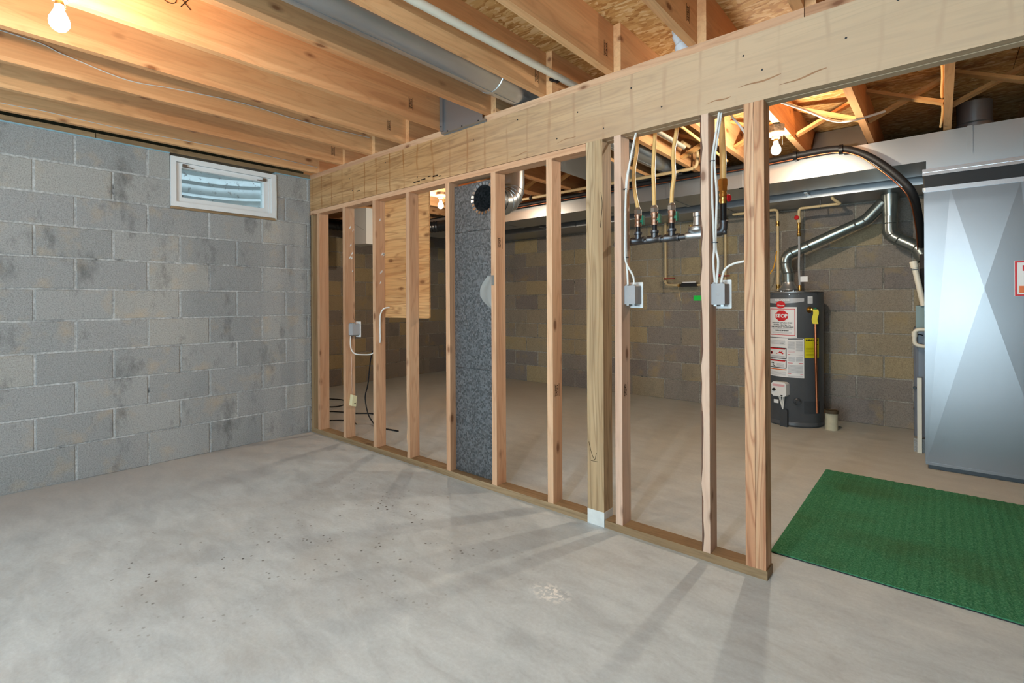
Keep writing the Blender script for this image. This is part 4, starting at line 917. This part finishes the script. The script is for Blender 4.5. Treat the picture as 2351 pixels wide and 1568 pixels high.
for (z0, z1, redz) in ((0.612, 0.714, 0.698), (0.527, 0.602, 0.588)):
    q0 = patch('', -58, -13.5, z0, z1, 0, 0, 0.0022); pbuild(q0, 'box_border', 'label_black', s2)
    q1 = patch('', -56.5, -15.2, z0 + 0.006, z1 - 0.006, 0, 0, 0.0028); pbuild(q1, 'box_face', 'label_white', s2)
    q2 = patch('', -56.5, -16, redz, redz + 0.010, 0, 0, 0.0034); pbuild(q2, 'red_heading', 'label_red', s2)
lines(-52, -17, fz(0.622, 0.646, 0.005), 'label_grey', 'small_print', 0.0022, 0.0034); lines(-34, -18, fz(0.538, 0.580, 0.007), 'label_grey', 'small_print', 0.0025, 0.0034)
fl = [(-36, 0.654), (-20, 0.656), (-19.5, 0.664), (-22, 0.668), (-21, 0.682), (-25, 0.676), (-28, 0.680), (-29, 0.671), (-33, 0.662)]
MB().add([cyl_pt(R(a), z, 0.0036) for a, z in fl] , [tuple(range(len(fl)))]).build('flame_drawing', 'label_red', s2)
MB().add([cyl_pt(R(-47) + 0.014 * math.cos(R(30 * q)) / HRD, 0.664 + 0.014 * math.sin(R(30 * q)), 0.0036) for q in range(12)], [tuple(range(12))]).build('warning_disc', 'label_red', s2)
MB().add([cyl_pt(R(-47) + 0.009 * math.cos(R(30 * q)) / HRD, 0.664 + 0.009 * math.sin(R(30 * q)), 0.0042) for q in range(12)], [tuple(range(12))]).build('warning_figure', 'label_black', s2)
hd = [(-50, 0.568), (-46, 0.574), (-41, 0.571), (-40, 0.562), (-45, 0.567)]; hd2 = [(-46, 0.556), (-41, 0.550), (-36, 0.540), (-37, 0.536), (-42, 0.545)]
MB().add([cyl_pt(R(a), z, 0.0036) for a, z in hd], [(0, 1, 2, 3, 4)]).add([cyl_pt(R(a), z, 0.0036) for a, z in hd2], [(0, 1, 2, 3, 4)]).build('hand_drawing', 'label_black', s2)
lines(-58, -13.5, [0.510], 'label_orange', 'orange_heading', 0.009); lines(-55, -15, fz(0.462, 0.505, 0.009), 'label_grey', 'small_print')
# yellow energy label
s3 = pbuild(patch('', 20.2, 54, 0.630, 0.806, 0, 0), 'energy_label', 'label_yellow', wh)
ctext('ENERGYGUIDE', 0.0185, 37, 0.783, 'label_black', 'label_lettering', s3, 0.003, 0.0012, 0.95)
m_ = MB()
for z in fz(0.640, 0.740, 0.011):
    q = patch('', 23, 51, z, z + 0.0014, 0, 0, 0.0022); m_.add(q.v, q.f)
pbuild(m_, 'small_print', 'ink', s3); pbuild(patch('', 42, 50, 0.744, 0.752, 0, 0, 0.0022), 'cost_print', 'label_black', s3)
s4 = pbuild(patch('', 27, 38, 1.118, 1.182, 0, 0), 'rating_label', 'label_white', wh)
m_ = MB()
for z in fz(1.124, 1.178, 0.006):
    q = patch('', 28, 37, z, z + 0.002, 0, 0, 0.0022); m_.add(q.v, q.f)
pbuild(m_, 'small_print', 'label_grey', s4)
# silver brand band and round emblem
bd = MB(); vs = []
for i in range(21):
    a = -70 + 90 * i / 20; k_ = 1 - ((a + 25) / 45) ** 2
    vs += [cyl_pt(R(a), 1.136 - 0.018 * max(k_, 0), 0.0025), cyl_pt(R(a), 1.164, 0.0025)]
bd.add(vs, [(2 * i, 2 * i + 2, 2 * i + 3, 2 * i + 1) for i in range(20)])
bd = pbuild(bd, 'brand_band', 'badge_silver', wh)
ctext('RELIANCE', 0.022, -22, 1.143, 'label_white', 'brand_lettering', bd, 0.004, 0.0008, 1.2)
em = MB().add([cyl_pt(R(-25) + 0.040 * math.cos(R(15 * q)) / HRD, 1.108 + 0.034 * math.sin(R(15 * q)), 0.005) for q in range(24)], [tuple(range(24))]).build('round_emblem', 'label_red', bd)
ctext('Rheem', 0.022, -24, 1.094, 'label_white', 'emblem_lettering', em, 0.0065, 0.0006, 0.95)
for a in (-43, -8, 10, 50): MB().lathe(cyl_pt(R(a), 1.200, 0.0), (math.cos(HA + R(a)), math.sin(HA + R(a)), 0), [(0, 0.005), (0.003, 0.004)], 8).build('screw', 'chrome', wh)
# top plate flange
MB().lathe((HX, HY, 1.2205), (0, 0, 1), [(0, HRD + 0.002), (0.004, HRD + 0.002)], 48).build('top_rim', 'cast_zinc', wh, True)
# draft hood
dh = MB().lathe((3.09, HY, 1.224), (0, 0, 1), [(0.018, 0.078), (0.030, 0.082), (0.050, 0.068), (0.078, 0.050), (0.10, 0.048)], 28, False).build('draft_hood', 'galvanized', wh, True)
for q in range(4):
    a = R(45 + 90 * q); MB().box((3.09 + 0.07 * math.cos(a) - 0.005, HY + 0.07 * math.sin(a) - 0.005, 1.222), (3.09 + 0.07 * math.cos(a) + 0.005, HY + 0.07 * math.sin(a) + 0.005, 1.246)).build('hood_leg', 'galvanized', dh)
# relief valve with tag and copper discharge tube
ra = R(31); bp = Vector(cyl_pt(ra, 1.062, 0)); od = Vector((math.cos(HA + ra), math.sin(HA + ra), 0))
rv = MB().lathe(bp, od, [(0, 0.028), (0.002, 0.028), (0.003, 0.014), (0.02, 0.014), (0.022, 0.016), (0.045, 0.016), (0.05, 0.010)], 14).build('relief_valve', 'brass', wh, True)
tp = bp + od * 0.035
MB().tube([tp + Vector((0.004, 0, 0.006)), tp + Vector((0.030, 0.01, 0.010))], 0.011, 10).build('green_cap', 'green_handle', rv)
MB().tube([tp + Vector((0.022, 0.0, -0.005)), tp + Vector((0.026, 0, -0.40)), tp + Vector((0.034, 0, -0.915))], 0.010, 12).build('discharge_tube', 'copper', rv, True)
yt = MB(); vs = []
for j in range(7):
    z = 0.004 - 0.128 * j / 6; b_ = 0.006 * math.sin(j * 1.1)
    vs += [tp + Vector((0.006 + b_, -0.018, z)), tp + Vector((0.048 + b_, -0.014, z))]
yt.add(vs, [(2 * j, 2 * j + 1, 2 * j + 3, 2 * j + 2) for j in range(6)]); yt.build('yellow_tag', 'label_yellow', rv)
# gas control, burner cover and drain
ga = R(-24); gp = Vector(cyl_pt(ga, 0.34, 0)); go = Vector((math.cos(HA + ga), math.sin(HA + ga), 0)); gs = Vector((-go.y, go.x, 0))
def obox(m_, c0, u0, u1, z0, z1, d0, d1, ch=0.0):
    pts = [(u0 + ch, z0), (u1 - ch, z0), (u1, z0 + ch), (u1, z1 - ch), (u1 - ch, z1), (u0 + ch, z1), (u0, z1 - ch), (u0, z0 + ch)] if ch else [(u0, z0), (u1, z0), (u1, z1), (u0, z1)]
    n = len(pts); vs = [c0 + gs * u + go * d0 + Vector((0, 0, z)) for u, z in pts] + [c0 + gs * u + go * d1 + Vector((0, 0, z)) for u, z in pts]
    return m_.add(vs, [tuple(range(n)), tuple(range(n, 2 * n))] + [(q, (q + 1) % n, n + (q + 1) % n, n + q) for q in range(n)])
gc = obox(MB(), gp, -0.064, 0.064, -0.066, 0.066, -0.01, 0.055, 0.018).build('gas_control', 'white_plastic', wh)
MB().lathe(gp + gs * -0.040 + Vector((0, 0, -0.006)) + go * 0.055, go, [(0, 0.015), (0.012, 0.013)], 14).build('control_knob', 'black_plastic', gc, True)
obox(MB(), gp, -0.052, 0.050, 0.026, 0.046, 0.054, 0.057).build('control_label', 'label_pink', gc)
obox(MB(), gp, 0.018, 0.034, -0.060, -0.050, 0.054, 0.058).build('igniter_button', 'black_plastic', gc)
wr = MB()
for (u, du) in ((-0.012, 0.012), (0.0, 0.018), (0.022, 0.022), (0.034, 0.026)):
    wr.tube([gp + gs * u + go * 0.025 + Vector((0, 0, -0.066)), gp + gs * (u * 0.5 + du * 0.6) + go * 0.03 + Vector((0, 0, -0.11)), gp + gs * 0.018 + go * 0.016 + Vector((0, 0, -0.19))], 0.004, 6)
wr.build('control_wires', 'white_cable', gc)
obox(MB(), gp + Vector((0, 0, -0.115)), -0.055, -0.015, -0.018, 0.014, 0.02, 0.028).build('wire_tag', 'label_white', gc)
obox(MB(), gp, -0.008, 0.056, -0.345, -0.185, -0.01, 0.022, 0.005).build('burner_cover', 'tank_dark', wh)
da = R(6.0); dp = Vector(cyl_pt(da, 0.236, -0.006)); do_ = Vector((math.cos(HA + da), math.sin(HA + da), 0)) 
MB().lathe(dp, do_ + Vector((0.15, 0, -0.12)), [(0, 0.034), (0.01, 0.032), (0.018, 0.022), (0.030, 0.022), (0.034, 0.019), (0.046, 0.019), (0.047, 0.010)], 18).build('drain_valve', 'tank_dark', wh, True)
pbuild(patch('', 19, 56, 0.128, 0.240, 0, 0, 0.002), 'access_panel', 'tank_dark', wh)

# flue pipes
fp = thing('flue_pipe', (3.4, 3.22, 1.30), 'shiny round flue pipe slanting up from the water heater', 'flue pipe')
FX = 3.09
MB().tube([(FX, HY, 1.315), (FX - 0.002, HY, 1.40)], 0.0485, 24, False).build('pipe_section', 'flue_metal', fp, True)
pe = rounded([(FX - 0.002, HY, 1.40), (FX - 0.025, HY, 1.47), (FX - 0.018, HY, 1.575), (FX + 0.17, HY + 0.01, 1.655)], 0.055)
MB().tube(pe, 0.0495, 24, False).build('elbow', 'flue_metal', fp, True)
MB().tube([(FX + 0.17, HY + 0.01, 1.655), (3.60, 3.235, 1.812)], 0.0485, 24, False).build('pipe_section', 'flue_metal', fp, True)
MB().tube(rounded([(3.60, 3.235, 1.812), (3.665, 3.24, 1.835), (3.79, 3.25, 1.985)], 0.05), 0.0495, 24, False).build('elbow', 'flue_metal', fp, True)
for (p_, d_) in (((FX - 0.003, HY, 1.405), (0, 0, 1)), ((FX - 0.024, HY, 1.50), (0.0, 0, 1)), ((FX + 0.03, HY, 1.60), (1, 0, 0.5)), ((FX + 0.165, HY + 0.01, 1.652), (1, 0, 0.4)), ((3.60, 3.235, 1.812), (1, 0, 0.4)), ((3.66, 3.24, 1.842), (1, 0, 0.7))):
    MB().lathe(p_, d_, [(-0.005, 0.0495), (0, 0.0525), (0.005, 0.0495)], 24, False).build('crimp_ring', 'flue_metal', fp, True)
fv_ = thing('furnace_flue', (3.84, 3.25, 1.55), 'wider round flue dropping from the duct and bending toward the furnace', 'flue pipe')
MB().lathe((3.835, 3.25, 1.86), (0, 0, 1), [(0, 0.052), (0.04, 0.056), (0.20, 0.062), (0.203, 0.072), (0.225, 0.072), (0.23, 0.066), (0.26, 0.066)], 28, False).build('tee_section', 'flue_metal', fv_, True)
MB().tube(rounded([(3.835, 3.25, 1.862), (3.835, 3.25, 1.70), (3.92, 3.24, 1.64), (4.02, 3.22, 1.575), (4.06, 3.21, 1.47)], 0.05), 0.0535, 28, False).build('elbow', 'flue_metal', fv_, True)
for (p_, d_) in (((3.835, 3.25, 1.80), (0, 0, 1)), ((3.845, 3.25, 1.70), (0.5, 0, -1)), ((3.89, 3.243, 1.66), (1, 0, -0.65)), ((4.0, 3.223, 1.585), (1, 0, -0.7))):
    MB().lathe(p_, d_, [(-0.005, 0.054), (0, 0.0575), (0.005, 0.054)], 28, False).build('crimp_ring', 'flue_metal', fv_, True)

# white drain stub beside the heater
ds = thing('drain_stub', (3.435, 3.085, 0), 'short dirty white plastic pipe stub standing beside the water heater', 'pipe stub')
MB().lathe((3.435, 3.085, 0), (0, 0, 1), [(0, 0.048), (0.145, 0.049), (0.150, 0.052)], 24).build('pipe_wall', 'pvc_dirty', ds, True)
MB().lathe((3.435, 3.085, 0.146), (0, 0, 1), [(0, 0.055), (0.014, 0.056), (0.020, 0.056), (0.028, 0.054), (0.030, 0.044), (0.022, 0.042)], 24).build('rim_cap', 'cap_brown', ds, True)

# ------------------------------------------------------------------ furnace and big return plenum
fu = thing('furnace', (4.25, 3.0, 0), 'grey furnace cabinet mostly hidden behind the big metal plenum', 'furnace')
MB().bevbox((3.998, 2.80, 0.10), (4.62, 3.42, 0.93), 0.03, 'z').build('cabinet', 'furnace_grey', fu)
B('upper_cabinet', (4.012, 2.82, 0.93), (4.62, 3.42, 1.10), 'teal_pipe', fu)
MB().prism([(2.80, 1.10), (3.40, 1.10), (3.40, 1.50), (2.90, 1.50)], 0, 4.035, 4.60).build('coil_case', 'black_plastic', fu)
MB().box((3.996, 2.799, 0.30), (4.0, 2.90, 0.31)).lathe((4.006, 2.80, 0.47), (0, -1, 0), [(0, 0.012), (0.01, 0.010)], 12).build('cabinet_latch', 'black_plastic', fu)
MB().tube([(4.0 + 0.03 + 0.05 * math.cos(a), 2.797, 0.83 + 0.05 * math.sin(a)) for a in [R(60 + 12 * q) for q in range(8)]], 0.004, 6).build('logo_arc', 'black_plastic', fu)
B('white_pipe', (4.022, 2.69, 0.0), (4.048, 2.715, 0.56), 'pvc_white', fu)
tag(B('support_block', (4.0, 2.72, 0.0), (4.62, 3.40, 0.10), 'block_grey'), 'concrete block pad under the furnace', 'block')
cpv = thing('condensate_pipe', (4.02, 2.75, 0.79), 'white plastic trap pipe bending out from behind the plenum', 'pipe')
T('trap_pipe', rounded([(4.09, 2.75, 0.920), (4.008, 2.75, 0.920), (4.006, 2.75, 0.80), (4.09, 2.75, 0.790)], 0.035), 0.014, 'pvc_white', cpv, 12)
MB().lathe((4.007, 2.75, 0.885), (0, 0, 1), [(-0.02, 0.018), (0.02, 0.018)], 12).build('coupling', 'pvc_white', cpv, True)
cv = thing('vent_pipe', (4.03, 2.75, 1.10), 'leaning cream plastic vent pipe beside the plenum edge', 'pipe')
T('pipe_run', [(4.06, 2.75, 1.10), (4.008, 2.75, 1.40)], 0.019, 'pvc_white', cv, 12)
MB().lathe((4.010, 2.75, 1.388), (-0.05, 0, 0.3), [(0, 0.024), (0.05, 0.025)], 14).build('end_cap', 'pvc_white', cv, True)
B('mark_band', (3.99, 2.728, 1.372), (4.034, 2.731, 1.378), 'black_plastic', cv)

PX0, PX1, PY, PZ0, PZ1 = 4.080, 4.66, 2.260, 0.045, 1.885
pl = thing('return_plenum', (4.37, 2.5, 0), 'tall galvanized sheet-metal plenum with a cross-creased face', 'plenum')
yc = PY - 0.0085
Cp = (4.362, yc, 1.216); LL = (PX0, PY, PZ0); LR = (PX1, PY, PZ0); TL = (PX0 - 0.006, PY, PZ1); TR = (PX1, PY, PZ1); T1 = (4.205, PY, PZ1); T2 = (4.525, PY, PZ1)
m = MB().add([LL, LR, TR, T2, T1, TL, Cp], [(0, 1, 6), (1, 2, 3, 6), (3, 4, 6), (4, 5, 0, 6)])
m.build('creased_face', 'plenum_metal', pl)
m = MB().add([LL, TL, (TL[0], 2.73, PZ1), (PX0, 2.73, PZ0)], [(0, 1, 2, 3)]).add([LR, TR, (PX1, 2.73, PZ1), (PX1, 2.73, PZ0)], [(0, 1, 2, 3)]).add([TL, TR, (PX1, 2.73, PZ1), (TL[0], 2.73, PZ1)], [(0, 1, 2, 3)]).add([(PX0, 2.73, PZ0), (PX1, 2.73, PZ0), (PX1, 2.73, PZ1), (TL[0], 2.73, PZ1)], [(0, 1, 2, 3)])
m.build('casing', 'plenum_metal', pl)
B('bottom_hem', (PX0 - 0.004, PY - 0.004, 0.030), (PX1, PY + 0.46, 0.047), 'plenum_metal', pl)
B('base_rail', (PX0 + 0.01, PY + 0.02, 0.0), (PX1, PY + 0.46, 0.030), 'dark_metal', pl)
B('corner_seam', (PX0 - 0.006, PY - 0.001, 0.047), (PX0 + 0.002, PY + 0.02, PZ1), 'plenum_metal', pl)
MB().box((4.070, PY - 0.006, PZ1 - 0.012), (PX1, PY + 0.46, PZ1 + 0.018)).build('lower_collar', 'foil_tape', pl)
B('canvas_connector', (4.076, PY + 0.004, PZ1 + 0.018), (PX1, PY + 0.45, 1.990), 'black_rubber', pl)
MB().box((4.066, PY - 0.006, 1.985), (PX1, PY + 0.46, 2.030)).box((4.068, PY - 0.010, 2.006), (PX1, PY - 0.006, 2.011)).build('upper_collar', 'foil_tape', pl)
B('neck', (4.085, PY + 0.03, 2.030), (PX1, PY + 0.45, 2.094), 'galvanized', pl)
B('corner_clip', (4.066, PY - 0.012, 1.878), (4.082, PY - 0.004, 1.902), 'white_plastic', pl)
sk = thing('warning_sticker', (4.62, PY - 0.01, 1.164), 'red-bordered warning sticker on the plenum face', 'sticker')
B('paper', (4.495, PY - 0.0085, 1.164), (4.655, PY - 0.0065, 1.384), 'label_white', sk)
MB().box((4.497, PY - 0.0095, 1.166), (4.506, PY - 0.0085, 1.382)).box((4.506, PY - 0.0095, 1.373), (4.655, PY - 0.0085, 1.382)).box((4.506, PY - 0.0095, 1.166), (4.655, PY - 0.0085, 1.175)).build('red_border', 'label_red', sk)
B('orange_panel', (4.515, PY - 0.0095, 1.184), (4.65, PY - 0.0085, 1.228), 'label_orange', sk)
vs, fs = text_mesh('D', 0.046, 0.002, 'LEFT')
MB().add([(4.528 + v[0], PY - 0.0096, 1.322 + v[1]) for v in vs], fs).build('red_lettering', 'label_red', sk)

# ------------------------------------------------------------------ green mat
mt = thing('floor_mat', (4.3, 1.02, 0), 'green ribbed rubber-backed mat on the concrete floor', 'mat')
MY0, MY1, MX0, MX1 = 0.275, 1.765, 3.58, 5.35
B('backing', (MX0, MY0, 0.0), (MX1, MY1, 0.004), 'black_rubber', mt)
m = MB(); n = 96; vs = []
for i in range(n + 1):
    x = MX0 + (MX1 - MX0) * i / n
    z = 0.0075 + (0.0025 if i % 2 else 0.0)
    vs += [(x, MY0 + 0.0005, z), (x, MY1, z)]
o_ = len(vs)
vs += [(MX0, MY0 + 0.0005, 0.0035), (MX1, MY0 + 0.0005, 0.0035), (MX1, MY1, 0.0035), (MX0, MY1, 0.0035)]
fs = [(2 * i, 2 * i + 2, 2 * i + 3, 2 * i + 1) for i in range(n)] + [tuple([o_, o_ + 1] + [2 * i for i in range(n, -1, -1)]), tuple([o_ + 2, o_ + 3] + [2 * i + 1 for i in range(n + 1)]), (o_, 0, 1, o_ + 3), (o_ + 1, o_ + 2, 2 * n + 1, 2 * n)]
m.add(vs, fs); m.build('ribbed_pile', 'green_mat', mt)
